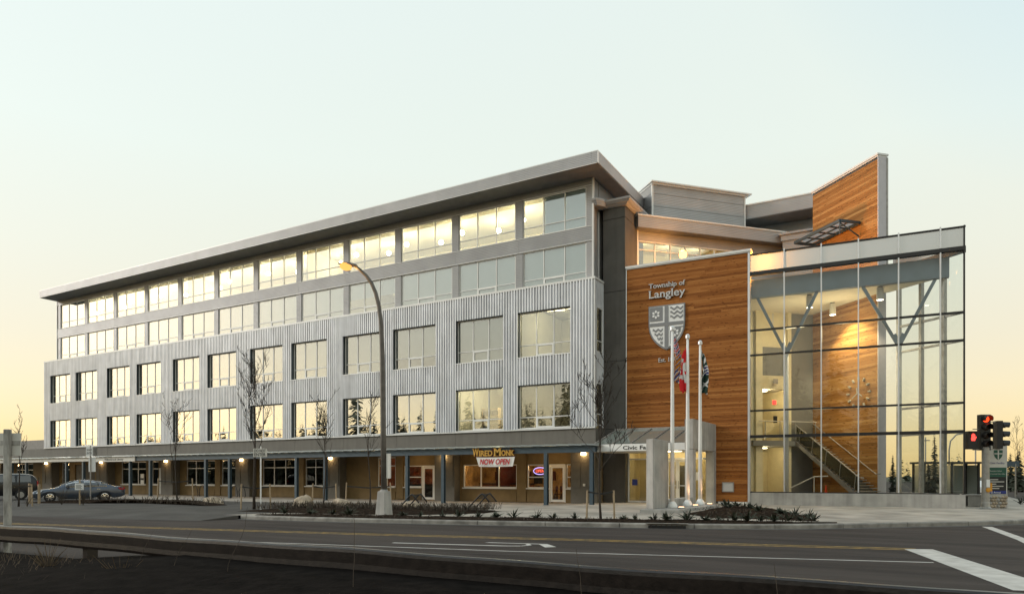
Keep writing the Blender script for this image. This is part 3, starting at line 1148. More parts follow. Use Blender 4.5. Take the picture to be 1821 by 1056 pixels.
# ground floor: ochre walls with shop windows, between block pilasters
PIL = [(-1.51, .16), (-11.35, -9.78), (-21.4, -19.75), (-30.95, -29.3), (-40.6, -38.97), (-50.45, -48.6), (-60.0, -58.2), (-69.8, -68.1)]
shop = [  # x0, x1, z0, z1, columns, transom z or None
    (-9.55, -5.55, 1.05, 2.52, 3, None), (-4.80, -3.32, 1.05, 2.50, 1, 1.72), (-2.14, -1.70, 1.05, 2.50, 1, 1.72),
    (-16.8, -15.2, 1.05, 3.1, 2, 2.5), (-14.45, -12.95, 1.05, 2.5, 1, 1.72),
    (-28.6, -24.8, 1.05, 3.1, 3, 2.45), (-23.9, -21.85, 1.05, 3.1, 2, 2.45),
    (-38.1, -34.35, 1.05, 3.1, 3, 2.45), (-33.5, -31.4, 1.05, 3.1, 2, 2.45),
    (-47.6, -43.8, 1.05, 3.1, 3, 2.45), (-42.95, -42.0, 1.05, 3.1, 1, 2.45),
    (-57.7, -56.3, 1.05, 3.1, 2, 2.45), (-66.6, -63.2, 1.05, 3.1, 3, 2.45)]
doors = [(-3.28, -2.18, .2, 2.5), (-12.92, -11.84, .2, 2.5), (-41.9, -40.95, .2, 2.5)]
b = MB()
wall_holes(b, -76, .1, .1, 3.5, .7, .95, [s[:4] for s in shop] + doors + [(-55.4, -51.9, .2, 2.9)])
b.obj('ground_floor_wall', M['ochre'], OB)
# shallow piers and plinth courses on the ochre wall
for x0, x1 in ((-5.5, -4.85), (-15.1, -14.5), (-24.7, -24.0), (-34.25, -33.6), (-43.7, -43.05), (-11.2, -9.7)):
    MB().box(x0, x1, .62, .70, .2, 3.4).obj('wall_pier', M['ochre'], OB)
for s in shop:
    MB().box(s[0], s[1], .655, .70, .2, .72).obj('plinth_course', M['ochre'], OB)
for s in shop:
    x0, x1, z0, z1, nc, tz = s
    f = MB()
    t = .06
    f.box(x0, x1, .74, .84, z1 - t, z1)
    f.box(x0, x0 + t, .741, .838, z0, z1 - t)
    f.box(x1 - t, x1, .741, .838, z0, z1 - t)
    f.box(x0 + t, x1 - t, .741, .838, z0, z0 + t)
    xsx = [x0 + (x1 - x0) * i / nc for i in range(nc + 1)]
    for x in xsx[1:-1]:
        f.box(x - .028, x + .028, .742, .836, z0 + t, z1 - t)
    if tz:
        f.box(x0 + t, x1 - t, .744, .83, tz - .03, tz + .03)
    wo = f.obj('shop_window', M['white'] if x0 > -17 else M['alu'], OB)
    for a, c in zip(xsx, xsx[1:]):
        for q0, q1 in ([(z0, tz), (tz, z1)] if tz else [(z0, z1)]):
            MB().box(a + .03, c - .03, .775, .787, q0 + .03, q1 - .03).obj('pane', M['glass_dk'], wo)
    MB().box(x0 - .04, x1 + .04, .60, .74, z0 - .07, z0 - .004).obj('sill', M['white'], wo)
for x0, x1, z0, z1 in doors:
    f = MB()
    f.box(x0, x0 + .07, .70, .84, z0, z1)
    f.box(x1 - .07, x1, .70, .84, z0, z1)
    f.box(x0 + .07, x1 - .07, .70, .84, z1 - .08, z1)
    d = f.obj('door', M['white'], OB)
    lf = MB()
    for q in ((x0 + .09, x0 + .20, z0 + .02, z1 - .10), (x1 - .20, x1 - .09, z0 + .02, z1 - .10), (x0 + .20, x1 - .20, z0 + .02, z0 + .16), (x0 + .20, x1 - .20, z1 - .22, z1 - .10)):
        lf.box(q[0], q[1], .72, .78, q[2], q[3])
    lf.obj('door_leaf', M['white'], d)
    MB().box(x0 + .2, x1 - .2, .745, .757, z0 + .16, z1 - .22).obj('pane', M['glass_dk'], d)
    MB().tube([(x1 - .24, .70, 1.0), (x1 - .24, .66, 1.02), (x1 - .24, .66, 1.38), (x1 - .24, .70, 1.4)], .014, 6).obj('handle', M['sigblack'], d)
f = MB()
for k in range(2):
    x = -55.35 + k * 1.73
    f = MB().box(x + .02, x + 1.70, .80, .86, .22, 2.86)
    f.obj('service_door', M['pil'], OB)
pp = MB().box(-.26, .26, -.045, 0, 0, .47).mesh('block_panel', M['pil'])
for x0, x1 in PIL:
    p = MB().box(x0, x1, 0, .69, .1, 3.42).obj('pilaster', M['pil'], OB)
    for xc in (x0 + .36, x1 - .36):
        for k in range(4):
            inst('block_panel', pp, p, TR(xc, 0, 1.12 + k * .50))
lm = MB().box(-.13, .13, -.10, 0, -.09, .08).mesh('wall_lamp', M['wlamp'])
lb = MB().box(-.15, .15, -.12, 0, .08, .13).mesh('lamp_hood', M['steel'])
for x0, x1 in PIL:
    X = (x0 + x1) / 2 + (.02 if x0 > -2 else 0)
    l = inst('wall_lamp', lm, OB, TR(X, -.05, 3.08))
    inst('lamp_hood', lb, l, TR(X, -.05, 3.08))
    point('wall_lamp_light', (X, -.42, 2.98), 12, (1, .60, .25), .1, OB)
MB().box(-.72, -.58, -.03, 0, 1.2, 1.34).obj('intercom', M['pale'], OB)

# shop interiors
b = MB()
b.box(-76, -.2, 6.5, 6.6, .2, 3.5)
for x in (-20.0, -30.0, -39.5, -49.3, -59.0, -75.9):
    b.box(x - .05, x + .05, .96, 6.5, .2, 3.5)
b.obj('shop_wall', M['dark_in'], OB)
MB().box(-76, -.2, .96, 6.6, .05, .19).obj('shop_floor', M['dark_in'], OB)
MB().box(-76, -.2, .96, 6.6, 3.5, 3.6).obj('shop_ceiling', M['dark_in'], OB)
cafe_w = mat('cafe_wall', (.40, .25, .10), .8, var=.5, scale=1.6)
b = MB()
b.box(-10.3, -10.2, .96, 4.6, .2, 3.5)
b.box(-.4, -.3, .96, 4.6, .2, 3.5)
b.box(-10.3, -.3, 4.5, 4.6, .2, 3.5)
b.obj('cafe_wall', cafe_w, OB)
MB().box(-7.6, -7.3, 1.6, 4.5, .2, 3.5).obj('cafe_wall', M['maroon'], OB)
b = MB().box(-12.0, -11.9, .96, 4.6, .2, 3.5)
b.box(-17.2, -17.1, .96, 4.6, .2, 3.5)
b.box(-17.2, -11.9, 4.5, 4.6, .2, 3.5)
b.obj('shop_partition', mat('shop_pink_wall', (.42, .18, .12), .8, var=.6, scale=1.8), OB)
for X, Y in ((-9.2, 1.7), (-8.0, 2.4), (-6.2, 1.8), (-4.2, 1.6), (-2.4, 2.0), (-1.5, 3.0), (-13.6, 1.8), (-12.5, 2.6)):
    g = inst('pendant_lamp', MB().ball((0, 0, 0), .09, 7).mesh('pendant_lamp', M['panel_w']), OB, TR(X, Y, 2.62))
    MB().tube([(X, Y, 2.7), (X, Y, 3.5)], .01, 5).obj('lamp_cord', M['ink'], g)
    point('cafe_light', (X, Y, 2.40), 48, (1, .66, .32), .12, OB)
ct = thing('counter', 'dark wooden counter inside the lit cafe', 'counter', TR(-6, 3, .2))
MB().box(-9.6, -5.8, 2.9, 3.5, .2, 1.25).obj('counter_body', M['cedar'], ct, I4)
MB().box(-9.7, -5.7, 2.82, 3.55, 1.25, 1.30).obj('counter_top', M['ink'], ct, I4)
rr = random.Random(12)
for k, (x, w_, z, h_) in enumerate(((-9.4, .5, 1.5, .6), (-8.5, .7, 1.35, .8), (-7.0, .45, 1.6, .5), (-6.3, .6, 1.3, .75), (-5.2, .5, 1.5, .6), (-3.6, .5, 1.4, .7), (-2.4, .6, 1.45, .6))):
    MB().box(x, x + w_, 4.42, 4.49, z, z + h_).obj('wall_picture', M['ink'] if k % 2 else M['maroon'], OB)
MB().box(-3.0, -1.0, 3.9, 4.4, .2, 1.3).obj('cafe_bench', M['ink'], OB)
MB().box(-16.6, -12.2, 3.6, 4.4, .2, 1.2).obj('shop_counter', M['ink'], OB)


def cafe_table(x, y, lb_):
    t = thing('cafe_table', 'small round dark cafe table ' + lb_, 'table', TR(x, y, .2), 'cafe tables behind the glass')
    MB().lathe([(.36, 0), (.38, .02), (.36, .04)], 14, (x, y, .9)).obj('table_top', M['cedar'], t, I4)
    MB().lathe([(.22, 0), (.20, .03), (.04, .06), (.035, .7)], 12, (x, y, .2)).obj('leg', M['ink'], t, I4)


def cafe_chair(x, y, a, lb_):
    w = TR(x, y, .2, a)
    t = thing('cafe_chair', 'dark wooden cafe chair ' + lb_, 'chair', w, 'chairs in the cafe')
    MB().box(-.2, .2, -.2, .2, .43, .47).obj('seat', M['maroon'], t, w)
    MB().box(-.2, .2, .18, .21, .6, .95).obj('backrest', M['maroon'], t, w)
    for sx in (-.18, .18):
        for sy in (-.18, .19):
            MB().box(sx - .018, sx + .018, sy - .018, sy + .018, 0, .43 if sy < 0 else .95).obj('leg', M['ink'], t, w)


for x, y, lb_ in ((-2.7, 2.1, 'behind the cafe door'), (-4.1, 2.4, 'behind the neon ring sign'), (-8.3, 1.9, 'behind the wide cafe window')):
    cafe_table(x, y, lb_)
    cafe_chair(x - .6, y + .1, 100, 'left of the round table ' + lb_)
    cafe_chair(x + .6, y, -80, 'right of the round table ' + lb_)

# ------------------------------------------------------------------ stair tower, cedar wall, atrium
b = MB()
TWR = inst('stair_tower', MB().box(.02, 1.33, 1.34, 4.4, .2, 17.5).mesh('stair_tower', M['reveal']), OB)
for z0, z1 in ((.2, 4.52), (4.54, 8.5), (8.52, 12.58), (12.6, 16.85), (16.87, 17.55)):
    bevel(MB().box(.0, 1.37, 1.28, 4.45, z0, z1).obj('concrete_panel', M['darkconc'], TWR), .012, 1)
b = MB()
ring = lambda e, z: [(-.02 - e * .6, 1.28 - e, z), (1.37 + e, 1.28 - e, z), (1.37 + e, 4.5, z), (-.02 - e * .6, 4.5, z)]
vs = []
for e, z in ((.02, 17.50), (.06, 17.50), (.32, 17.66), (.42, 17.78), (.42, 17.88), (.0, 17.90)):
    vs += ring(e, z)
fs = [(i * 4 + j, i * 4 + (j + 1) % 4, (i + 1) * 4 + (j + 1) % 4, (i + 1) * 4 + j) for i in range(5) for j in range(4)] + [(20, 21, 22, 23)]
b.add(vs, fs).obj('tower_cornice', M['siding_l'], TWR)
# the cornice runs on round the corner of the office wall
b = MB()
vs = []
for e, z in ((.0, 17.50), (.03, 17.52), (.12, 17.68), (.2, 17.80), (.2, 17.89), (.0, 17.9)):
    vs += [(-.30, 1.22, z), (-.30, .42 - e, z), (.0, .42 - e, z), (.3, .86 - e, z), (.3, 1.22, z)]
fs = [(i * 5 + j, i * 5 + j + 1, (i + 1) * 5 + j + 1, (i + 1) * 5 + j) for i in range(5) for j in range(4)] + [(25, 26, 27, 28, 29), (4, 3, 2, 1, 0)]
b.add(vs, fs).obj('tower_cornice', M['siding_l'], TWR)

WW = TR(1.4448, 1.28, 0, 2.175)
CW = thing('cedar_wall', 'tall cedar boarded wall carrying silver lettering and a crest beside the glass hall', 'wall', WW)
b = MB()
wall_holes(b, .05, 6.74, .3, 13.7, .035, .42, [(.05, 4.9, .3, 3.2)])
b.obj('wall_core', M['reveal'], CW)
ub = MB().box(-.5, .5, -.015, .015, -.5, .5).mesh('plank', M['cedar'])
rp_ = random.Random(21)
z, cH = .40, .120
cnt = 0
while z < 13.72:
    z1 = min(z + cH, 13.74)
    x = .03 if z > 4.36 else 4.93
    while x < 6.76:
        L = rp_.uniform(2.6, 5.0)
        x1 = x + L
        if 6.76 - x1 < .9:
            x1 = 6.77
        M4 = WW @ Matrix.Translation(((x + x1) / 2, .018 + rp_.uniform(-.004, .002), (z + z1) / 2)) @ Matrix.Diagonal((x1 - x - .004, 1, z1 - z - .007, 1))
        inst('plank', ub, CW, M4)
        cnt += 1
        x = x1
    z = z1
b = MB().box(-.03, 6.95, -.10, .50, 13.80, 13.92)
b.box(.0, 6.9, -.06, .48, 13.745, 13.80)
b.obj('wall_coping', M['trim'], CW)
MB().box(6.775, 6.88, -.03, .44, .26, 13.745).obj('edge_trim', M['alu'], CW)
MB().box(-.02, .025, -.02, .2, 4.4, 13.745).obj('edge_trim', M['alu'], CW)
MB().box(5.22, 6.77, -.02, .03, .24, .39).obj('base_flashing', M['white'], CW)
v = MB().box(5.47, 6.03, -.03, .0, .94, 1.43).obj('vent_box', M['alu'], CW)
f = MB()
f.box(5.44, 5.49, -.06, .0, .92, 1.45)
f.box(6.01, 6.06, -.06, .0, .92, 1.45)
f.box(5.49, 6.01, -.06, .0, .92, .96)
f.box(5.49, 6.01, -.06, .0, 1.41, 1.45)
f.obj('vent_frame', M['galv'], v)

# lettering and crest on the cedar
T1 = TR(0, 0)
tp = lambda x, z, y=-.03: WW @ Matrix.Translation((x, y, z))
t = thing('wall_lettering', 'raised silver words Township of Langley high on the cedar wall', 'sign', tp(1.36, 11.9))
inst('letters', text_mesh('Township of', 2.07, .36, .05, M['silver'], True, .008, space=.95), t, tp(1.36, 12.46))
inst('letters', text_mesh('Langley', 2.06, .58, .06, M['silver'], True, .012), t, tp(1.38, 11.90))
t = thing('wall_lettering', 'small raised silver date Est. 1873 below the crest on cedar', 'sign', tp(1.92, 8.24))
inst('letters', text_mesh('Est. 1873', 1.12, .24, .04, M['silver'], True, .008), t, tp(1.92, 8.24))
sc, hw, zt, zb = 2.39, 1.04, 11.44, 8.88


def sh_w(t):
    return hw if t < .30 else hw * max(0, math.cos(((t - .30) / .70) ** 1.55 * math.pi / 2)) ** .82


def sh_poly(k, n=22):
    """shield outline, inset by k metres"""
    pts = []
    H = zt - zb
    L = [(max(sh_w(i / n) - k, 0), zt - k - (i / n) * (H - 2.3 * k)) for i in range(n + 1)]
    return [(sc - w_, z_) for w_, z_ in L] + [(sc + w_, z_) for w_, z_ in reversed(L[:-1])]


cr_ = thing('crest', 'grey and white shield with waves and flowers on the cedar wall', 'crest', tp(sc, zb))
MB().prof(sh_poly(0), -.05, 0).obj('shield', M['shield_g'], cr_, tp(0, 0))
MB().prof(sh_poly(.07), -.062, -.048).obj('field', M['shield_w'], cr_, tp(0, 0))
mid = zt - 1.08


def low_z(x, k=.13):
    best = zb + .2
    for i in range(60):
        t_ = i / 60
        if sh_w(t_) - k > abs(x - sc):
            best = zt - t_ * (zt - zb) + .03
    return best


g = MB()
g.box(sc - .105, sc + .105, -.095, -.062, low_z(sc) - .05, zt - .075)
g.box(sc - hw + .09, sc - .105, -.094, -.062, mid - .09, mid + .09)
g.box(sc + .105, sc + hw - .09, -.094, -.062, mid - .09, mid + .09)
g.obj('cross', M['shield_g'], cr_, tp(0, 0))
g = MB()
g.box(sc - hw + .085, sc - .22, -.085, -.062, mid + .2, zt - .085)
g.obj('quarter', M['shield_g'], cr_, tp(0, 0))
g = MB()
n = 10
xa, xb = sc + .22, sc + hw - .1
for i in range(n):
    x0, x1 = xa + (xb - xa) * i / n, xa + (xb - xa) * (i + 1) / n
    za = max(low_z(x0), low_z(x1))
    if mid - .2 > za:
        g.box(x0, x1, -.085, -.062, za, mid - .2)
g.obj('quarter', M['shield_g'], cr_, tp(0, 0))


def wave(b, x0, x1, z, w, amp=.06, n=16):
    for i in range(n):
        a0, a1 = x0 + (x1 - x0) * i / n, x0 + (x1 - x0) * (i + 1) / n
        f0, f1 = (z + amp * math.sin(4 * math.pi * (q - x0) / (x1 - x0) + 1) for q in (a0, a1))
        b.prof([(a0, f0), (a1, f1), (a1, f1 + w), (a0, f0 + w)], -.085, -.062)


g = MB()
for k in range(3):
    wave(g, sc + .22, sc + hw - .11, mid + .30 + k * .24, .11)
for k in range(4):
    zz = mid - .38 - k * .24
    xl = sc - hw + .12
    tt = (zt - (zz - .10)) / (zt - zb)
    xl = sc - max(sh_w(tt) - .17, .35)
    wave(g, xl, sc - .22, zz, .11, .05, 12)
g.obj('waves', M['shield_g'], cr_, tp(0, 0))
for fx, fz in ((sc - .60, mid + .58), (sc + .48, mid - .52)):
    g = MB()
    for k in range(6):
        a = math.pi / 6 + k * math.pi / 3
        ca, sa = math.cos(a), math.sin(a)
        q = [(.07, 0), (.16, .075), (.25, 0), (.16, -.075)]
        g.prof([(fx + ca * u - sa * v_, fz + sa * u + ca * v_) for u, v_ in q], -.105, -.085)
    g.obj('flower', M['shield_w'], cr_, tp(0, 0))

# --- glass hall
AW = TR(8.2628, 1.6701, 0, 3.703)
AT = thing('glass_hall', 'glazed corner entrance hall with black transoms and silver mullions', 'building', AW)
MX = [0.03, 1.76, 3.54, 5.25, 7.02, 8.78, 9.75]
TZ = [.95, 3.89, 5.27, 8.24, 9.57, 12.50]
b = MB()
MB().box(-.06, 9.80, -.10, .28, .1, .90).obj('concrete_base', M['conc'], AT)
MB().box(-.02, 9.80, -.06, .12, .90, .95).obj('sill', M['black'], AT)
for i, x in enumerate(MX):
    if i == 6:
        MB().box(x - .03, x + .035, -.10, .14, .95, 13.68).obj('corner_mullion', M['black'], AT)
    else:
        MB().box(x - .028, x + .028, -.125, .13, .95, 12.49).obj('mullion', M['alu'], AT)
        MB().box(x - .032, x + .032, -.125, .05, 12.70, 13.72).obj('mullion', M['alu'], AT)
for i, z in enumerate(TZ[1:-1]):
    h = .075 if i == 0 else .042
    for a, c in zip(MX, MX[1:]):
        MB().box(a + .03, c - .03, -.09 - (.05 if i == 0 else 0), .12, z - h, z + h).obj('transom', M['black'], AT)
MB().box(-.04, 9.81, -.11, .14, 12.50, 12.695).obj('head_beam', M['black'], AT)
MB().box(-.04, 9.81, -.08, .10, 13.60, 13.66).obj('parapet_cap', M['black'], AT)
for a, c in zip(MX, MX[1:]):
    for z0, z1 in zip(TZ, TZ[1:]):
        MB().box(a + .02, c - .02, -.012, .012, z0 + .03, z1 - .03).obj('glass_pane', M['glass_cl'], AT)
    MB().add([(a + .03, 0, 12.70), (c - .03, 0, 12.70), (c - .03, 0, 13.60), (a + .03, 0, 13.60)], [(0, 1, 2, 3)]).obj('frosted_pane', M['frost'], AT)
# return glazing from the corner back to the cedar fin
ang = math.degrees(math.atan2(4.7918 - 2.3019, 15.0152 - 18.0248))
BW = TR(18.0, 2.33, 0, ang)
LB = 3.9
bx = [.04, 1.02, 2.25, 3.55]
for x in bx[1:]:
    MB(None).box(x - .07, x + .07, -.10, .12, .3, 12.4).obj('rear_mullion', M['galv'], AT, BW)
for z in TZ[1:-1]:
    for a, c in zip(bx, bx[1:]):
        MB().box(a + .07, c - .07, -.05, .07, z - .05, z + .05).obj('rear_transom', M['galv'], AT, BW)
for a, c in zip(bx, bx[1:]):
    for z0, z1 in zip(TZ, TZ[1:]):
        MB().box(a + .06, c - .06, -.01, .01, z0 + .02, z1 - .02).obj('rear_pane', M['glass_cl'], AT, BW)
MB().box(.02, LB, -.12, .2, .1, .93).obj('concrete_base', M['conc'], AT, BW)
MB().box(.0, LB, -.12, .12, 12.42, 12.70).obj('head_beam', M['black'], AT, BW)
MB().box(.02, LB, -.03, .03, 12.72, 13.60).obj('frosted_pane', M['frost'], AT, BW)
# structural beam, V struts and columns
MB().box(.06, 9.2, .42, .72, 11.42, 12.36).obj('roof_beam', M['steel_l'], AT)
for nx, a, c in ((1.83, .36, 3.31), (7.07, 5.46, 8.63)):
    MB().tube([(nx, .58, .3), (nx, .58, 8.3)], .11, 14).obj('column', M['pale'], AT, smooth=True)
    b = MB()
    b.prof([(nx - .10, 8.25), (nx + .10, 8.25), (nx + .24, 8.85), (nx + .13, 8.92), (nx, 8.62), (nx - .13, 8.92), (nx - .24, 8.85)], .52, .64)
    b.obj('strut_node', M['steel_l'], AT)
    for q in (a, c):
        MB().bar((nx + (q - nx) * .06, .58, 8.42), (q, .58, 11.42), .15, .15).obj('strut', M['steel_l'], AT)
# floor, ceiling, roof
IW = I4
RP = [(1.5, 1.72), (8.2, 1.98), (8.4, 2.25), (17.2, 2.75), (14.85, 4.6), (13.9, 4.95), (10.2, 8.6), (9.6, 11.9), (1.45, 3.4)]
MB().prism(RP, 11.46, 11.6).obj('hall_ceiling', M['ceil'], AT, I4)
MB().prism([(x, y) for x, y in RP], 11.62, 12.42).obj('roof_slab', M['soffit'], AT, I4)
MB().prism([(1.5, 1.75), (8.2, 1.95), (17.8, 2.5), (14.9, 4.7), (10.6, 9.5), (8, 9.5), (1.45, 4.2)], .1, .27).obj('hall_floor', M['conc_l'], AT, I4)
# cedar fin: inside wall that carries on above the roof
FW = TR(14.2955, 4.5947, 0, 135.06)
FL = 5.13
MB().box(.02, FL, -.48, -.03, .2, 18.72).obj('fin_core', M['reveal'], AT, FW)
uf = MB().box(-.5, .5, -.015, .015, -.5, .5).mesh('plank', M['cedar_fin'])
FP = inst('cedar_fin', MB().box(.0, FL, -.03, -.028, .28, 18.7).mesh('cedar_fin', M['reveal']), AT, FW)
z = .30
while z < 18.6:
    z1 = min(z + .142, 18.70)
    xj = rp_.choice((0, 0, 0, rp_.uniform(1.4, 3.6)))
    segs = [(.03, FL - .02)] if not xj else [(.03, xj), (xj, FL - .02)]
    for a, c in segs:
        inst('plank', uf, FP, FW @ Matrix.Translation(((a + c) / 2, -.012 + rp_.uniform(-.004, .002), (z + z1) / 2)) @ Matrix.Diagonal((c - a - .004, 1, z1 - z - .007, 1)))
    z = z1
b = MB().box(-.05, FL + .05, -.62, .09, 18.80, 18.90)
b.box(-.02, FL + .02, -.55, .04, 18.725, 18.80)
b.obj('fin_coping', M['trim'], AT, FW)
MB().box(-.03, .02, -.48, .025, .28, 18.72).obj('fin_end_panel', mat('pale_end_panel', (.55, .53, .56), .5, .1, var=.05), AT, FW)
MB().box(-.03, .10, -.62, -.50, 12.4, 18.72).obj('fin_trim', M['galv'], AT, FW)
# inner wall (square to the fin) with a ground floor corridor and a gallery
b = MB()
b.box(FL, FL + .12, -.4, 1.62, .27, 11.46)
b.obj('inner_wall', M['grey_in'], AT, FW)
b = MB()
b.box(FL - .18, FL + .14, 1.62, 1.86, .27, 11.46)
b.box(FL - .18, FL + .14, 3.58, 4.02, .27, 11.46)
b.box(FL + .02, FL + .14, 1.86, 3.58, 6.93, 7.72)
b.box(FL + .02, FL + .14, 1.86, 3.58, 9.4, 11.46)
b.box(FL, FL + .14, 4.02, 6.4, .27, 11.46)
b.obj('inner_wall', M['cream'], AT, FW)
MB().box(FL + .05, FL + .10, 1.86, 3.58, 7.72, 9.4).obj('glazed_screen', M['grey_in'], AT, FW)
b = MB()
b.box(FL + .14, FL + 3.6, 1.2, 1.3, .27, 7.2)
b.box(FL + .14, FL + 3.6, 4.3, 4.4, .27, 7.2)
b.box(FL + 3.6, FL + 3.7, 1.2, 4.4, .27, 7.2)
b.obj('corridor_wall', M['cream'], AT, FW)
MB().box(FL - .35, FL + 3.6, 1.3, 4.3, 3.55, 3.86).obj('gallery_floor', M['grey_in'], AT, FW)
MB().box(FL + .14, FL + 3.6, 1.3, 4.3, 7.0, 7.1).obj('corridor_ceiling', M['ceil'], AT, FW)
d = MB().box(FL + 2.5, FL + 2.56, 2.35, 3.25, .27, 2.45).obj('corridor_door', M['pil'], AT, FW)
MB().box(FL + 2.48, FL + 2.50, 2.65, 2.95, 1.1, 2.25).obj('pane', M['blind_w'], d, FW)
MB().box(FL + 2.56, FL + 2.66, 1.3, 4.3, .27, 3.3).obj('corridor_wall', M['cream'], AT, FW)
MB().box(FL + .3, FL + .34, 2.3, 2.55, 6.05, 6.30).obj('exit_sign', M['exit'], AT, FW)
MB().box(FL - .2, FL - .17, 2.55, 2.85, 7.2, 7.5).obj('wall_vent', M['galv'], AT, FW)
MB().box(FL + .14, FL + .18, 2.35, 2.6, 4.95, 5.35).obj('notice', M['ink'], AT, FW)
for z, p in ((3.35, 55), (6.8, 80)):
    MB().box(FL + .9, FL + 1.2, 2.5, 3.1, z + .1, z + .14).obj('ceiling_light', M['panel'], AT, FW)
    q = FW @ Vector((FL + .9, 2.8, z))
    point('corridor_light', q, p, (1, .80, .45), .2, AT)
# gallery glass rail
for y in (.05, 1.45, 2.5, 3.5):
    MB().tube([(FL - .32, y, 3.86), (FL - .32, y, 4.98)], .02, 6).obj('rail_post', M['galv'], AT, FW)
MB().tube([(FL - .32, .0, 5.0), (FL - .32, 3.9, 5.0)], .025, 8).obj('handrail', M['pale'], AT, FW)
MB().box(FL - .33, FL - .31, .08, 3.55, 3.9, 4.9).obj('rail_glass', M['glass_cl'], AT, FW)
# stair along the fin
slope = .614
x0, zb0 = -1.15, .27
ns = 25
rise = (3.95 - .27) / ns
go = rise / slope
stair = inst('staircase', MB().add([(x0 + .1, 1.40, .27), (x0 + .55, 1.40, .27), (x0 + ns * go + .1, 1.40, 3.72), (x0 + ns * go + .1, 1.40, 3.96),
                                                    (x0 + .1, 1.46, .27), (x0 + .55, 1.46, .27), (x0 + ns * go + .1, 1.46, 3.72), (x0 + ns * go + .1, 1.46, 3.96)],
                                                   [(0, 1, 2, 3), (7, 6, 5, 4), (0, 4, 5, 1), (1, 5, 6, 2), (2, 6, 7, 3), (3, 7, 4, 0)]).mesh('staircase', M['soffit']), AT, FW)
tm = MB().box(-.16, .16, .06, 1.38, -.05, 0).mesh('tread', M['conc_l'])
rm_ = MB().box(.14, .16, .06, 1.38, -.14, -.05).mesh('riser', M['grey_in'])
for k in range(ns):
    w_ = FW @ Matrix.Translation((x0 + (k + .5) * go, 0, .27 + (k + 1) * rise))
    inst('tread', tm, stair, w_)
    inst('riser', rm_, stair, w_)
hz = lambda x: 1.90 + slope * (x - .08)
MB().tube([(-.55, 1.42, hz(-.3)), (-.25, 1.42, hz(-.25)), (FL - .3, 1.42, hz(FL - .3))], .028, 8).obj('handrail', M['galv'], stair, FW)
MB().tube([(-.25, .09, hz(.08)), (.08, .09, hz(.08)), (FL - .1, .09, hz(FL - .1))], .028, 8).obj('handrail', M['galv'], stair, FW)
for k in range(5):
    x = .1 + k * 1.1
    MB().bar((x, 1.43, hz(x) - .86), (x - .12, 1.43, hz(x - .12)), .05, .03).obj('baluster', M['galv'], stair, FW)
mesh_p = glass('mesh_screen', .02, (.40, .41, .36), wavy=0)
MB().add([(-.2, 1.41, hz(-.2) - .8), (FL - .4, 1.41, hz(FL - .4) - .8), (FL - .4, 1.41, hz(FL - .4) - .06), (-.2, 1.41, hz(-.2) - .06),
          (-.2, 1.425, hz(-.2) - .8), (FL - .4, 1.425, hz(FL - .4) - .8), (FL - .4, 1.425, hz(FL - .4) - .06), (-.2, 1.425, hz(-.2) - .06)],
         [(0, 1, 2, 3), (7, 6, 5, 4), (0, 4, 5, 1), (1, 5, 6, 2), (2, 6, 7, 3), (3, 7, 4, 0)]).obj('guard_screen', mesh_p, stair, FW)
# low ramp rail by the left glazing
b = MB()
b.tube([(3.2, 3.4, .95), (2.0, 2.4, 1.75), (1.4, 2.0, 1.78)], .03, 8)
b.tube([(2.0, 2.4, .27), (2.0, 2.4, 1.75)], .025, 6)
b.tube([(3.1, 3.3, .27), (3.1, 3.3, 1.0)], .025, 6)
b.obj('ramp_rail', M['pale'], AT, FW)
# clock, cone, pendants
ck = thing('wall_clock', 'large clock of separate pale marks fixed to the cedar wall inside the hall', 'clock', FW @ Matrix.Translation((1.36, .02, 6.35)))
for k in range(12):
    a = k * math.pi / 6
    cx_, cz_ = 1.36 + .78 * math.sin(a), 6.35 + .78 * math.cos(a)
    MB().bar((cx_ - .085 * math.sin(a), .05, cz_ - .085 * math.cos(a)), (cx_ + .085 * math.sin(a), .05, cz_ + .085 * math.cos(a)), .075, .09, up=(0, 1, 0)).obj('hour_mark', M['pale_mark'], ck, FW)
MB().bar((1.36, .10, 6.35), (1.36 + .45, .10, 6.06), .05, .03, up=(0, 1, 0)).obj('hand', M['pale_mark'], ck, FW)
MB().bar((1.36, .12, 6.35), (1.36 - .33, .12, 6.13), .05, .03, up=(0, 1, 0)).obj('hand', M['pale_mark'], ck, FW)
MB().bar((1.36, .13, 6.30), (1.36 + .05, .13, 6.62), .05, .03, up=(0, 1, 0)).obj('hand', M['pale_mark'], ck, FW)
cn = thing('traffic_cone', 'orange traffic cone on the floor behind the hall glazing', 'cone', TR(11.68, 5.4, .27))
MB(None).box(-.19, .19, -.19, .19, 0, .04).obj('base', M['orange'], cn)
MB().lathe([(.15, .04), (.03, .98), (.025, 1.0)], 14).obj('body', M['orange'], cn, smooth=True)
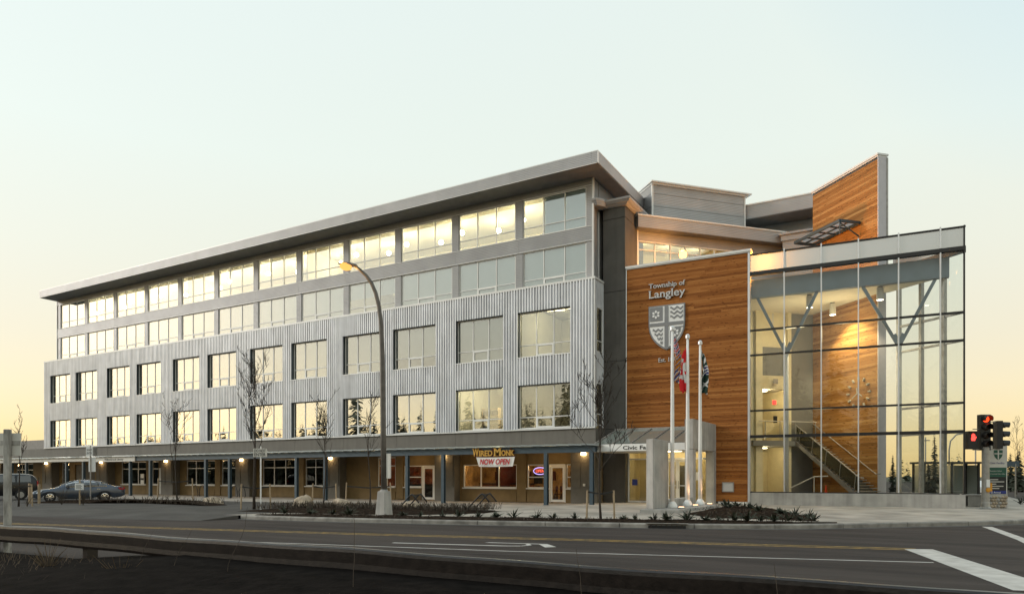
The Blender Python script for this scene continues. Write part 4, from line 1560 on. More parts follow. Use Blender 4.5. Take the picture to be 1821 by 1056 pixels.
for i, (x, y, z) in enumerate(((9.56, 7.4, 11.46), (11.1, 3.09, 11.46), (12.01, 5.55, 11.46), (14.43, 3.15, 11.46), (8.6, 6.4, 11.46))):
    lb_ = ('left rear', 'left front', 'middle', 'right front', 'rear corner')[i]
    p = thing('pendant_light', 'white cylinder ceiling light, ' + ('second from the left under the hall ceiling', 'between the left pair of struts near the glass', 'middle one in front of the cedar wall', 'rightmost one close to the right hand struts', 'leftmost and farthest one at the back of the hall')[i], 'ceiling light', TR(x, y, z - .68), 'pendant lights in the glass hall')
    MB().lathe([(.155, 0), (.17, 0), (.17, .62), (.155, .62)], 18, (0, 0, 0)).obj('lamp_body', M['pale'], p, smooth=False)
    MB().lathe([(.12, .62), (.12, .68)], 14).obj('mount', M['ink'], p)
    MB().lathe([(.15, -.004), (.15, .002)], 16).obj('lamp_lens', M['downl'], p)
    point('pendant_spot', (x, y, z - .75), 420, (1, .82, .52), .12, p, spot=100, aim=(0, 0, -1), blend=.5)
point('hall_fill_light', (12.6, 4.6, 9.6), 125, (1, .83, .48), .5, AT)  # three fill lights added to brighten the hall, no fixture of their own
point('hall_fill_light', (10.2, 4.2, 9.2), 105, (1, .84, .50), .5, AT)
point('hall_fill_light', (11.6, 5.0, 5.0), 22, (1, .76, .38), .5, AT)
point('wall_wash', FW @ Vector((1.7, 1.2, 10.4)), 380, (1, .84, .50), .15, AT, spot=110, aim=FW.to_3x3() @ Vector((0, -.55, -1)), blend=.35)
# sodium glow behind the frosted parapet
pl = MB().box(.55, .95, 1.15, 1.35, 13.05, 13.3).obj('parapet_lamp', M['slamp'], AT)
point('parapet_light', AW @ Vector((.75, .85, 13.2)), 800, (1, .38, .05), .25, AT)

# flat glazed awning on the fin above the roof
AWN = thing('roof_awning', 'steel framed glass awning projecting from the cedar fin above the roof', 'awning', FW @ Matrix.Translation((1.2, .02, 15.6)))
b = MB()
for y in (.04, 1.36):
    b.box(1.25, 5.0, y - .05, y + .05, 15.56, 15.72)
for x in (1.25, 5.0):
    b.box(x - .05, x + .05, .09, 1.31, 15.565, 15.715)
for x in (2.19, 3.12, 4.06):
    b.box(x - .025, x + .025, .09, 1.31, 15.60, 15.68)
b.box(1.30, 4.95, .68, .73, 15.602, 15.678)
b.obj('awning_frame', M['steel'], AWN, FW)
for i in range(4):
    for j in range(2):
        x_, y_, z_ = 1.28 + i * .935, .06 + j * .66, 15.735 + .01 * i
        MB().add([(x_, y_, z_), (x_ + .88, y_, z_), (x_ + .88, y_ + .63, z_), (x_, y_ + .63, z_)], [(0, 1, 2, 3)]).obj('awning_pane', M['awn'], AWN, FW)
MB().tube([(1.25, 1.36, 14.9), (1.25, 1.36, 15.56)], .03, 6).obj('prop', M['steel'], AWN, FW)
MB().bar((1.3, .05, 14.9), (1.3, 1.3, 15.55), .05).obj('prop', M['steel'], AWN, FW)

# clerestory block, plant room and far roof behind the hall (part of the office building)
CW2 = TR(1.3054, 3.2985, 0, 46.79)
CL = inst('clerestory', MB().box(.02, 12.4, .05, .25, 16.10, 16.70).mesh('clerestory', M['siding_l']), OB, CW2)
MB().box(7.2, 12.4, .05, .25, 12.4, 16.10).obj('clerestory_wall', M['siding_l'], CL, CW2)
b = MB().box(-.12, 11.2, -.55, 6, 16.74, 17.42)
b.obj('clerestory_fascia', M['siding_l'], CL, CW2)
MB().box(-.16, 11.24, -.59, 6, 17.42, 17.50).obj('clerestory_flashing', M['trim'], CL, CW2)
MB().box(-.1, 11.18, -.53, .2, 16.70, 16.738).obj('clerestory_soffit', M['soffit'], CL, CW2)
MB().box(.02, .16, -.02, .1, 12.4, 16.7).obj('clerestory_trim', M['white'], CL, CW2)
mx = [.18, 1.30, 2.38, 3.42, 4.46, 5.50, 6.55, 7.2]
for x in mx:
    MB().box(x - .03, x + .03, .02, .14, 12.5, 16.06).obj('mullion', M['white'], CL, CW2)
for a, c in zip(mx, mx[1:]):
    MB().box(a + .03, c - .03, .03, .13, 15.55, 15.61).obj('transom', M['white'], CL, CW2)
    MB().box(a + .02, c - .02, .07, .085, 12.5, 15.56).obj('pane', M['glass'], CL, CW2)
    MB().box(a + .02, c - .02, .07, .085, 15.6, 16.06).obj('pane', M['glass'], CL, CW2)
MB().box(.02, 7.2, -.01, .2, 16.04, 16.10).obj('clerestory_trim', M['white'], CL, CW2)
b = MB()
b.box(.3, 7.2, 3.4, 3.5, 12.4, 16.6)
b.box(.3, 7.2, .26, 3.5, 16.5, 16.6)
b.box(7.2, 7.3, .26, 3.5, 12.4, 16.6)
b.box(.2, .3, .26, 3.5, 12.4, 16.6)
b.obj('clerestory_room', M['cream'], CL, CW2)
for x in (1.0, 3.0, 5.0):
    g = MB().box(x - .25, x + .25, 1.0, 1.2, 16.42, 16.48).obj('ceiling_light', M['panel'], CL, CW2)
    point('clerestory_light', CW2 @ Vector((x, 1.5, 15.9)), 55, (1, .84, .52), .2, CL)
# roof lamp
RL = thing('roof_lamp', 'glowing orange lamp on a short white post behind the cedar wall', 'lamp', TR(4.05, 3.8, 12.42))
MB().lathe([(.10, 0), (.085, 2.25), (.05, 2.27)], 10).obj('post', M['white'], RL)
MB().ball((0, 0, 2.5), .24, 8).obj('lamp_bulb', emit('roof_bulb', (1, .50, .12), 5), RL)
MB().lathe([(.22, 2.70), (.16, 2.80), (.03, 2.84)], 12).obj('lamp_cap', M['galv'], RL)
point('roof_lamp_light', (4.05, 3.55, 14.98), 520, (1, .42, .10), .15, RL)
# plant room
PW = TR(1.3054, 3.2985, 0, 46.79)
b = MB()
PR = inst('plant_room', MB().box(1.92, 8.75, 1.52, 7, 17.3, 20.30).mesh('plant_room', M['reveal']), OB, PW)
for z0, z1 in ((17.3, 18.15), (18.17, 18.95), (18.97, 19.75), (19.77, 20.32)):
    MB().box(1.95, 8.73, 1.48, 1.52, z0, z1).obj('siding_band', M['siding_l'], PR, PW)
    MB().box(1.88, 1.92, 1.55, 7, z0, z1).obj('siding_band', M['siding'], PR, PW)
b = MB()
b.box(1.86, 1.97, 1.44, 1.55, 17.3, 20.3)
b.box(8.70, 8.79, 1.44, 1.55, 17.3, 20.3)
b.obj('corner_trim', M['trim'], PR, PW)
b = MB().prism([(1.75, 1.25), (9.15, 1.25), (9.15, 7.2), (1.75, 7.2)], 20.42, 20.50)
b.prism([(1.85, 1.38), (8.95, 1.38), (8.95, 7.1), (1.85, 7.1)], 20.32, 20.42)
b.obj('plant_room_cap', M['trim'], PR, PW)
# far roof
FR = inst('far_roof', MB().box(2.0, 10.36, 11.0, 20, 18.95, 19.82).mesh('far_roof', M['siding_l']), OB)
MB().box(1.96, 10.40, 10.96, 20, 19.82, 19.90).obj('roof_flashing', M['trim'], FR)
MB().box(2.02, 10.34, 11.02, 20, 18.90, 18.948).obj('soffit', M['soffit'], FR)
MB().box(2.0, 12.5, 12.9, 13.1, 12.4, 18.9).obj('far_wall', M['siding'], FR)
b = MB()
b.box(8.6, 10.8, 9.9, 11.8, 16.75, 17.10)
b.box(8.5, 10.9, 9.8, 11.9, 17.10, 17.25)
b.box(8.7, 10.7, 10.0, 11.7, 12.4, 16.75)
b.obj('roof_access_box', M['siding_l'], FR)

# ------------------------------------------------------------------ arcade canopy
AC = thing('arcade_canopy', 'blue grey steel canopy on slim posts along the ground floor', 'canopy', TR(-29, -2.6, .15))
PX = []
for k in range(8):
    PX += [.95 - 9.74 * k, -1.80 - 9.74 * k]
pmesh = MB()
pmesh.box(-.10, .10, -.015 + -.09, -.085, 0, 2.92)
pmesh.box(-.10, .10, .085, .105, 0, 2.92)
pmesh.box(-.02, .02, -.085, .085, 0, 2.92)
pmesh.box(-.14, .14, -.14, .14, 0, .02)
pmesh = pmesh.mesh('post', M['steel'])
for x in PX:
    if x > -72:
        inst('post', pmesh, AC, TR(x, -2.6, gz(x, -2.6) - .01))
b = MB()
b.box(-73, 1.2, -2.72, -2.70, 3.06, 3.40)
b.box(-73, 1.2, -2.50, -2.48, 3.06, 3.40)
b.box(-73, 1.2, -2.70, -2.50, 3.06, 3.08)
b.box(-73, 1.2, -2.70, -2.50, 3.38, 3.40)
b.obj('beam', M['steel'], AC, I4)
for x in PX:
    if x > -72:
        MB().add([(x - .05, -2.48, 3.16), (x + .05, -2.48, 3.16), (x + .05, 0, 3.25), (x - .05, 0, 3.25), (x - .05, -2.48, 3.36), (x + .05, -2.48, 3.36), (x + .05, 0, 3.44), (x - .05, 0, 3.44)],
                 [(3, 2, 1, 0), (4, 5, 6, 7), (0, 1, 5, 4), (1, 2, 6, 5), (2, 3, 7, 6), (3, 0, 4, 7)]).obj('rafter', M['steel'], AC, I4)
b = MB()
b.box(-73, 1.2, -1.72, -1.62, 3.41, 3.46)
b.box(-73, 1.2, -.72, -.62, 3.47, 3.52)
b.obj('purlin', M['steel'], AC, I4)
pl_ = MB().add([(-.39, -2.98, .085), (.39, -2.98, .0), (.39, 0.0, .12), (-.39, 0.0, .205), (-.39, -2.98, .115), (.39, -2.98, .03), (.39, 0.0, .15), (-.39, 0.0, .235)],
               [(3, 2, 1, 0), (4, 5, 6, 7), (0, 1, 5, 4), (1, 2, 6, 5), (2, 3, 7, 6), (3, 0, 4, 7)]).mesh('roof_plate', M['plate'])
for k in range(99):
    inst('roof_plate', pl_, AC, TR(.85 - k * .742, 0, 3.405))
# recessed lights under the canopy
for x in (-2.6, -7.4, -13.0, -26.5, -35.5, -45.5, -55):
    MB().lathe([(.11, 0), (.12, .03)], 12, (x, -1.0, 3.20)).obj('downlight', M['downl'], AC, I4)
    point('canopy_light', (x, -.75, 3.08), 24 if x > -14 else 9, (1, .62, .24), .1, AC)

# signs on the arcade
sg = thing('cafe_sign', 'gold cut out letters WIRED MONK with maroon outline on the canopy beam', 'sign', TR(-5.1, -2.8, 2.9))
inst('outline', text_mesh('Wired', 1.42, .50, .03, M['maroon'], True, .055), sg, TR(-6.56, -2.76, 2.92))
inst('outline', text_mesh('Monk', 1.44, .50, .03, M['maroon'], True, .055), sg, TR(-5.10, -2.76, 2.92))
for body, x, w, h in (('W', -6.52, .42, .47), ('IRED', -6.07, .90, .33), ('M', -5.05, .45, .47), ('ONK', -4.56, .84, .33)):
    inst('letters', text_mesh(body, w, h, .05, M['gold'], True, .018), sg, TR(x, -2.80, 2.95))
bn = thing('banner', 'white NOW OPEN banner with slanted red letters below the gold cafe sign', 'banner', TR(-5.0, -2.75, 2.36))
b = MB()
N_ = 14
vs = []
for i in range(N_ + 1):
    t_ = i / N_
    sag = .03 * math.sin(math.pi * t_)
    x = -6.30 + 2.60 * t_
    xb_ = -6.14 + 2.28 * t_
    vs += [(x, -2.79 + .012 * math.sin(9 * t_), 2.885 - sag), (xb_, -2.77 + .02 * math.sin(7 * t_ + 1), 2.335 - sag * .5)]
vs2 = [(x, y + .006, z) for x, y, z in vs]
n2 = len(vs)
fs = [(2 * i, 2 * i + 1, 2 * i + 3, 2 * i + 2) for i in range(N_)] + [(n2 + 2 * i + 2, n2 + 2 * i + 3, n2 + 2 * i + 1, n2 + 2 * i) for i in range(N_)]
b.add(vs + vs2, fs).obj('cloth', M['white'], bn, I4)
inst('letters', text_mesh('NOW OPEN', 2.05, .33, .008, M['signred'], False, .022, shear=.25), bn, TR(-6.05, -2.805, 2.46))
b = MB()
for k in range(22):
    x = -5.95 + k * .085
    b.box(x, x + (.02 + .05 * ((k * 7) % 5) / 5), -2.80, -2.796, 2.385, 2.405)
b.obj('small_print', M['ink'], bn, I4)
ns_ = thing('neon_sign', 'oval violet neon ring around red OPEN letters in the cafe window', 'neon sign', TR(-4.05, .92, 1.9))
el = [(-4.02 + .46 * math.cos(a), .93, 2.10 + .21 * math.sin(a)) for a in [2 * math.pi * i / 28 for i in range(29)]]
MB().tube(el, .022, 6, False).obj('ring', M['neon_b'], ns_, I4)
inst('letters', text_mesh('OPEN', .58, .19, .02, M['neon_r'], False, .0), ns_, TR(-4.31, .92, 2.01))
ls = thing('library_sign', 'long pale fascia sign reading Willowbrook Library above the arcade posts', 'sign', TR(-43, -2.8, 3.0))
MB().box(-46.1, -39.85, -2.80, -2.73, 3.02, 3.40).obj('board', M['pale'], ls, I4)
inst('letters', text_mesh('Willowbrook Library', 2.75, .22, .01, M['ink'], True, .004), ls, TR(-44.2, -2.802, 3.13))
MB().box(-73, -46.2, -2.78, -2.73, 3.10, 3.41).obj('beam_cover', M['pale'], AC, I4)
for x, w in ((-49.6, .35), (-44.2, .5)):
    p = thing('notice_board', 'white notice panel with a black strip, ' + ('left of the sign post under the arcade' if x < -48 else 'right of the sign post under the arcade'), 'notice', TR(x, .55, 1.0), 'white notices under the library arcade')
    MB().box(x - w / 2, x + w / 2, .57, .62, 1.1, 2.0).obj('board', M['white'], p, I4)
    MB().box(x - w / 2 + .03, x + w / 2 - .03, .562, .57, 1.45, 1.62).obj('strip', M['ink'], p, I4)

# ------------------------------------------------------------------ entrance: canopy, doors, portal, plinth
EC = thing('entrance_canopy', 'sloping glass entrance canopy with a white fascia reading Civic Facility', 'canopy', TR(3.6, -1.76, 3.1))
MB().box(.75, 6.02, -1.82, -1.75, 3.12, 3.50).obj('fascia', M['white'], EC, I4)
MB().box(.75, 6.02, -1.75, 1.2, 3.10, 3.13).obj('canopy_soffit', M['pale'], EC, I4)
inst('letters', text_mesh('Civic Facility', 2.05, .27, .012, M['ink'], True, .012), EC, TR(2.42, -1.822, 3.20))
for i in range(6):
    x = .78 + i * 1.045
    MB().bar((x, -1.80, 3.53), (x + .10, 1.22, 4.46), .07, .10).obj('canopy_rib', M['galv'], EC, I4)
    if i < 5:
        MB().add([(x + .04, -1.78, 3.52), (x + 1.01, -1.78, 3.52), (x + 1.11, 1.2, 4.43), (x + .14, 1.2, 4.43), (x + .04, -1.78, 3.54), (x + 1.01, -1.78, 3.54), (x + 1.11, 1.2, 4.45), (x + .14, 1.2, 4.45)],
                 [(3, 2, 1, 0), (4, 5, 6, 7), (0, 1, 5, 4), (1, 2, 6, 5), (2, 3, 7, 6), (3, 0, 4, 7)]).obj('canopy_pane', M['canopy_gl'], EC, I4)
MB().box(.78, 6.02, 1.16, 1.24, 4.44, 4.54).obj('canopy_head', M['galv'], EC, I4)
MB().box(3.9, 5.2, -1.2, -.4, 3.085, 3.098).obj('soffit_light', M['panel'], EC, I4)
point('canopy_lamp', (4.5, -.7, 2.95), 30, (1, .80, .45), .2, EC)
# glazed entrance screen
b = MB()
for x in (.10, 1.28, 2.32, 3.62, 4.82):
    b.box(x - .04, x + .04, .12, .24, .27, 3.16)
b.box(.14, 4.78, .121, .238, 3.10, 3.16)
b.box(.14, 4.78, .121, .238, 2.72, 2.80)
for a, c in ((.14, 1.24), (1.32, 2.28), (3.66, 4.78)):
    b.box(a, c, .122, .236, .27, .36)
ES = b.obj('entrance_screen', M['alu'], CW)
for a, c in ((.14, 1.24), (1.32, 2.28), (3.66, 4.78)):
    MB().box(a, c, .17, .182, .36, 2.72).obj('pane', M['glass_dk'], ES)
for k in range(2):
    xa = 2.37 + k * .605
    f = MB()
    for q in ((0, .10, .29, 2.70), (.49, .59, .29, 2.70), (.10, .49, .29, .42), (.10, .49, 2.58, 2.70)):
        f.box(xa + q[0], xa + q[1], .10, .16, q[2], q[3])
    d = f.obj('door', M['white'], CW)
    MB().box(xa + .10, xa + .49, .125, .137, .42, 2.58).obj('pane', M['glass_dk'], d)
    hx = xa + (.53 if k == 0 else .06)
    MB().tube([(hx, .10, 1.08), (hx, .04, 1.1), (hx, .04, 1.5), (hx, .10, 1.52)], .016, 6).obj('handle', M['chrome'], d)
    MB().box(xa + .1, xa + .5, .085, .105, 1.22, 1.27).obj('push_bar', M['alu'], d)
MB().box(3.98, 4.28, .155, .168, 1.55, 2.0).obj('notice', M['white'], CW)
MB().box(.30, .62, .155, .168, 1.25, 1.6).obj('notice', M['blue'], CW)
b = MB()
b.box(.05, 4.95, 2.4, 2.5, .27, 3.2)
b.box(4.9, 5.0, .42, 2.4, .27, 3.2)
b.box(-.0, .05, .42, 2.4, .27, 3.2)
b.obj('lobby_wall', M['cream'], CW)
MB().box(.05, 4.95, .25, 2.45, 3.2, 3.3).obj('lobby_ceiling', M['ceil'], CW)
b = MB()
b.box(1.0, 1.22, 1.4, 1.6, .27, 3.2)
b.obj('lobby_column', M['white'], CW)
MB().box(2.3, 3.4, 2.36, 2.4, .27, 2.4).obj('lobby_door', M['pil'], CW)
MB().box(1.4, 2.6, 1.2, 1.5, 3.16, 3.195).obj('ceiling_light', M['panel'], CW)
point('lobby_light', WW @ Vector((2.4, 1.0, 2.7)), 45, (1, .80, .42), .2, CW)
point('lobby_light', WW @ Vector((4.2, 1.2, 2.7)), 30, (1, .76, .38), .2, CW)

PO = thing('concrete_portal', 'heavy cast concrete portal frame standing out from the cedar wall at the entrance', 'portal', TR(6.3, -.6, .26))
for q in ((6.08, 6.50, -2.95, -2.45, .2, 3.10), (6.10, 6.55, 1.0, 1.5, .2, 3.10)):
    bevel(MB().box(*q).obj('leg', M['conc'], PO, I4), .02, 2)
bevel(MB().add([(6.08, -2.95, 3.115), (6.50, -2.95, 3.115), (6.55, 1.5, 3.115), (6.10, 1.5, 3.115), (6.08, -2.95, 4.60), (6.50, -2.95, 4.60), (6.55, 1.5, 4.60), (6.10, 1.5, 4.60)],
               [(3, 2, 1, 0), (4, 5, 6, 7), (0, 1, 5, 4), (1, 2, 6, 5), (2, 3, 7, 6), (3, 0, 4, 7)]).obj('lintel', M['conc'], PO, I4), .02, 2)
PLN = thing('concrete_plinth', 'low concrete plinth carrying the flagpoles with an upright slab pillar', 'plinth', TR(6.9, -6.2, .2))
bevel(MB().prism([(6.08, -9.55), (7.55, -9.0), (7.78, -2.9), (6.1, -2.9)], .1, .40).obj('slab', M['conc'], PLN, I4), .02, 2)
bevel(MB().prism([(6.14, -8.9), (6.54, -9.22), (6.56, -7.2), (6.16, -7.1)], .40, 3.32).obj('pillar', M['conc'], PLN, I4), .02, 2)
bevel(MB().box(6.18, 6.50, -7.0, -3.05, .40, .74).obj('bench_wall', M['conc'], PLN, I4), .02, 2)

# flagpoles and flags
poles = [(6.77, -7.28, 'nearest, left hand white flagpole on the plinth, carrying the striped flag'), (6.86, -5.21, 'middle white flagpole on the plinth, carrying the red and white flag'),
         (6.97, -3.43, 'right hand white flagpole on the plinth, carrying the dark green flag')]
for x, y, lb_ in poles:
    p = thing('flagpole', lb_, 'flagpole', TR(x, y, .4), 'flagpoles at the entrance')
    MB().lathe([(.10, 0), (.085, 3), (.07, 6), (.055, 7.72)], 14).obj('pole', M['white'], p, smooth=True)
    MB().lathe([(.23, 0), (.23, .03), (.20, .14), (.13, .24), (.10, .27)], 18).obj('base_collar', M['white'], p, smooth=True)
    MB().lathe([(.06, 7.70), (.10, 7.73), (.10, 7.86), (.05, 7.92)], 14).obj('finial', M['alu'], p)
    MB().tube([(.085, -.05, 1.2), (.08, -.06, 4), (.06, -.06, 7.6)], .006, 4).obj('halyard', M['white'], p)
    MB().tube([(.09, -.04, 1.25), (.14, -.07, 1.25), (.14, -.07, 1.45)], .014, 5).obj('cleat', M['galv'], p)


def flag(name, label, x, y, ztop, h, w, side, colf, mats, seed):
    """a flag hanging limp in folds; colf(u, v) gives the material index (u across the cloth, v down)"""
    rr = random.Random(seed)
    nu, nv = 22, 46
    root = thing(name, label, 'flag', TR(x, y, ztop - h), 'flags on the three poles')
    vs, fs, mi = [], [], []
    dx, dy = .867 * side, .498 * side
    for j in range(nv + 1):
        v_ = j / nv
        ww = w * (.30 + .70 * min(1, v_ * 2.2)) * (1 - .45 * max(0, v_ - .75) / .25 * .5)
        for i in range(nu + 1):
            u = i / nu
            s = .06 + ww * (u * .85 + .15 * math.sin(u * 9 + v_ * 3))
            d = .11 * math.sin(u * 11 + 2.3 * v_ + seed) * min(1, .3 + v_ * 1.2) + .03 * math.sin(v_ * 9 + u * 4)
            z = ztop - h * v_ - .30 * u * (1 - v_ * .25) - .05 * math.sin(u * 6)
            vs.append((x + dx * s - dy * d, y + dy * s + dx * d * (1 if side > 0 else -1), z))
    for j in range(nv):
        for i in range(nu):
            a = j * (nu + 1) + i
            fs.append((a, a + 1, a + nu + 2, a + nu + 1))
            mi.append(colf((i + .5) / nu, (j + .5) / nv))
    b = MB()
    b.add(vs, fs)
    b.m = mi
    o = b.obj('cloth', mats, root, I4, smooth=True)
    sd = o.modifiers.new('thick', 'SOLIDIFY')
    sd.thickness = .006
    return root


def bc(u, v):
    if v < .42:                                   # crossed stripes of red, white and blue
        q = (u * 1.2 + v * 3.6) % .42
        return 0 if q < .13 else (1 if q < .22 else (2 if q < .34 else 1))
    if v < .74:                                   # gold sun rays on white and blue
        q = (u * 3 + v * 9) % 1
        return 3 if q < .62 else (1 if q < .78 else 2)
    q = (v * 8 + u * 3) % 1
    return 2 if q < .45 else (1 if q < .75 else 3)


def can(u, v):
    k = v + .30 * (u - .5)
    if k < .26 or k > .72:
        return 0
    a, c = (k - .49) / .15, (u - .62) / .42
    leaf = abs(a) + abs(c) < .62 or (abs(c) < .9 and abs(a) < .22) or (abs(a) < .95 and abs(c) < .2)
    return 0 if leaf else 1


def town(u, v):
    k = (v * 1.0 + u * .55) % .5
    if .30 < v < .55 and u > .4:
        q = (v * 14 + .3 * math.sin(u * 12)) % 1
        return 2 if q < .5 else 1
    if k < .07:
        return 1
    k2 = (v * 1.3 - u * .8) % .62
    return 1 if k2 < .07 else 0


flag('flag', 'limp flag in red white and blue stripes with gold, on the nearest pole', 6.77, -7.28, 7.95, 1.95, .42, 1, bc, [M['sred'], M['fwhite'], M['fblue'], M['fgold']], 1)
flag('flag', 'limp red and white maple leaf flag on the middle pole', 6.86, -5.21, 7.75, 1.95, .38, -1, can, [M['sred'], M['fwhite']], 2)
flag('flag', 'limp dark green flag with white bands on the right hand pole', 6.97, -3.43, 7.85, 1.95, .46, 1, town, [M['fgreen'], M['fwhite'], M['fblue']], 3)
for i, (x, y) in enumerate(((7.34, -7.88), (7.26, -5.34), (7.42, -3.41))):
    u = thing('ground_uplight', ('nearest', 'middle', 'farthest')[i] + ' small glowing ground light beside the flagpoles on the plinth', 'light', TR(x, y, .40), 'ground lights by the flagpoles')
    MB().lathe([(.16, 0), (.16, .05), (.13, .06)], 14).obj('housing', M['galv'], u)
    MB().lathe([(.12, .058), (.12, .064)], 12).obj('lens', M['uplamp'], u)
    point('uplight_lamp', (x, y, .52), 30, (1, .52, .25), .08, u, spot=70, aim=(-.12, .05, 1), blend=.7)

# ------------------------------------------------------------------ street furniture
lp = thing('street_lamp', 'tall grey street lamp with a curved arm, lit orange head and concrete foot', 'street lamp', TR(-2.77, -15.17, .18))
z0 = -.18
b = MB()
b.add([(-.27, -.27, -.2), (.27, -.27, -.2), (.27, .27, -.2), (-.27, .27, -.2), (-.19, -.19, .98), (.19, -.19, .98), (.19, .19, .98), (-.19, .19, .98)],
      [(3, 2, 1, 0), (4, 5, 6, 7), (0, 1, 5, 4), (1, 2, 6, 5), (2, 3, 7, 6), (3, 0, 4, 7)])
bevel(b.obj('concrete_foot', M['conc'], lp), .03, 2)
arm = [(0, 0, .98), (-.03, -.015, 3.5), (-.06, -.03, 6.3), (-.10, -.05, 7.67), (-.17, -.10, 8.45), (-.30, -.17, 9.04), (-.44, -.25, 9.42), (-.62, -.36, 9.72), (-.88, -.50, 10.0), (-1.05, -.6, 10.12)]
MB().tube(arm, [.125, .115, .10, .09, .085, .08, .075, .07, .06, .055], 14).obj('pole', M['lamp_pole'], lp, smooth=True)
MB().lathe([(.17, .97), (.17, 1.02), (.13, 1.05)], 14).obj('base_plate', M['galv'], lp)
hw_ = TR(0, 0) 
HM = WM[lp.name] @ Matrix.Translation((-1.05, -.60, 10.12)) @ Matrix.Rotation(R(210), 4, 'Z') @ Matrix.Rotation(R(-8), 4, 'Y')
b = MB()
n = 9
vs = []
for i in range(n):
    t = i / (n - 1)
    x = -.12 + .78 * t
    w_ = .17 * math.sin(math.pi * (.18 + .72 * t)) + .02
    h_ = .11 * math.sin(math.pi * (.15 + .78 * t)) + .01
    for a in (0, 45, 90, 135, 180):
        vs.append((x, w_ * math.cos(R(a)), h_ * math.sin(R(a))))
fs = [(i * 5 + j, (i + 1) * 5 + j, (i + 1) * 5 + j + 1, i * 5 + j + 1) for i in range(n - 1) for j in range(4)] + [tuple(range(5)), tuple((n - 1) * 5 + j for j in (4, 3, 2, 1, 0))]
fs += [(i * 5 + 4, (i + 1) * 5 + 4, (i + 1) * 5, i * 5) for i in range(n - 1)]
b.add(vs, fs).obj('lamp_head', M['lamp_pole'], lp, HM, smooth=False)
MB().ball((.34, 0, -.07), .25, 8, .62).obj('lamp_lens', M['slamp'], lp, HM, smooth=True)
point('street_light', HM @ Vector((.34, 0, -.22)), 160, (1, .55, .18), .15, lp)
MB().box(.14, .34, -.03, .03, 1.5, 2.5).obj('lamp_notice', M['pale'], lp)


def bare_tree(x, y, height, seed, label, spread=.32, levels=4, r0=.05, tilt=(0, 0), first=.30, group='young bare street trees', nb=9, tmin=.0085):
    rr = random.Random(seed)
    g = gz(x, y)
    t = thing('bare_tree', label, 'tree', TR(x, y, g), group)
    tr = MB()
    br = MB()
    tw = MB()
    pts = []
    n = 9
    for i in range(n):
        f = i / (n - 1)
        pts.append(Vector((tilt[0] * f * height + .05 * math.sin(f * 7 + seed), tilt[1] * f * height + .05 * math.sin(f * 5 + seed * 2), f * height * .92)))
    rad = [r0 * (1 - .85 * i / (n - 1)) for i in range(n)]
    rad[0] *= 1.25
    tr.tube(pts, rad, 8)

    def grow(p, d, L, r, lev):
        q = [p]
        c, dd = p.copy(), d.copy()
        k = 5 if lev < 2 else 4
        for i in range(k):
            dd = (dd + Vector((rr.gauss(0, .16), rr.gauss(0, .16), rr.gauss(.10, .12)))).normalized()
            c = c + dd * (L / k)
            q.append(c.copy())
        (br if lev == 1 else tw).tube(q, [max(r * (1 - .75 * i / k), tmin) for i in range(k + 1)], 5 if lev == 1 else 3, False)
        if lev < levels:
            for m_ in range(rr.randint(3, 5) if lev == 1 else rr.randint(2, 4)):
                i = rr.randint(1, k)
                a = rr.uniform(0, 2 * math.pi)
                side = Vector((math.cos(a), math.sin(a), .4))
                nd = (dd * .75 + side * rr.uniform(.4, .8)).normalized()
                grow(q[i], nd, L * rr.uniform(.35, .6), max(r * .5, .006), lev + 1)

    for i in range(nb):
        f = first + (0.93 - first) * i / (nb - 1)
        k = min(int(f * (n - 1)), n - 2)
        p = pts[k].lerp(pts[k + 1], f * (n - 1) - k)
        a = i * 2.4 + rr.uniform(-.5, .5)
        d = Vector((math.cos(a) * spread * 2, math.sin(a) * spread * 2, 1.0)).normalized()
        grow(p, d, height * (.42 - .26 * f) * rr.uniform(.85, 1.25), r0 * (.55 - .35 * f), 1)
    tr.obj('trunk', M['bark'], t, smooth=True)
    br.obj('branches', M['bark'], t)
    tw.obj('twigs', M['bark'], t, kind='stuff')
    return t


bare_tree(-12.1, -13.8, 7.4, 11, 'largest bare tree with many dark branches, in front of the do not enter sign', .27, 4, .065, (0, 0), .36, nb=8)
bare_tree(-10.5, -10.75, 5.4, 12, 'slim bare tree just right of the left boulder', .16, 3, .038, (0, 0), .38, nb=8)
bare_tree(-8.5, -9.6, 5.4, 13, 'slim bare tree left of the street lamp, beside the middle boulder', .20, 3, .04, (0, 0), .45, nb=7)
bare_tree(-22.7, -10.75, 6.2, 14, 'slim bare tree in the small bed right of the parked sedan', .22, 3, .045, (0, 0), .38, nb=8)
bare_tree(6.05, -13.65, 5.7, 15, 'bare tree with spreading low branches in front of the dark stair tower', .42, 4, .045, (-.005, 0), .34, nb=9)
bare_tree(-25.6, -18.0, 4.5, 16, 'crooked dark bare tree at the far left edge near the white post', .22, 3, .045, (.02, .01), .5, nb=4)


def stakes(x, y, pts, label, hgt=1.25, hstrap=1.05):
    g = gz(x, y)
    for i, (sx, sy) in enumerate(pts):
        s = thing('tree_stake', ('left' if i == 0 else 'right') + ' wooden stake of ' + label, 'stake', TR(sx, sy, gz(sx, sy)), 'wooden stakes beside young trees')
        MB().tube([(0, 0, -.05), ((x - sx) * .05, (y - sy) * .05, hgt)], .038, 6).obj('pole', M['stake'], s)
        st = MB()
        st.bar(((x - sx) * .04, (y - sy) * .04, hstrap + .05), (x - sx, y - sy, hstrap - .03), .02, .06)
        st.obj('strap', M['rubber'], s)


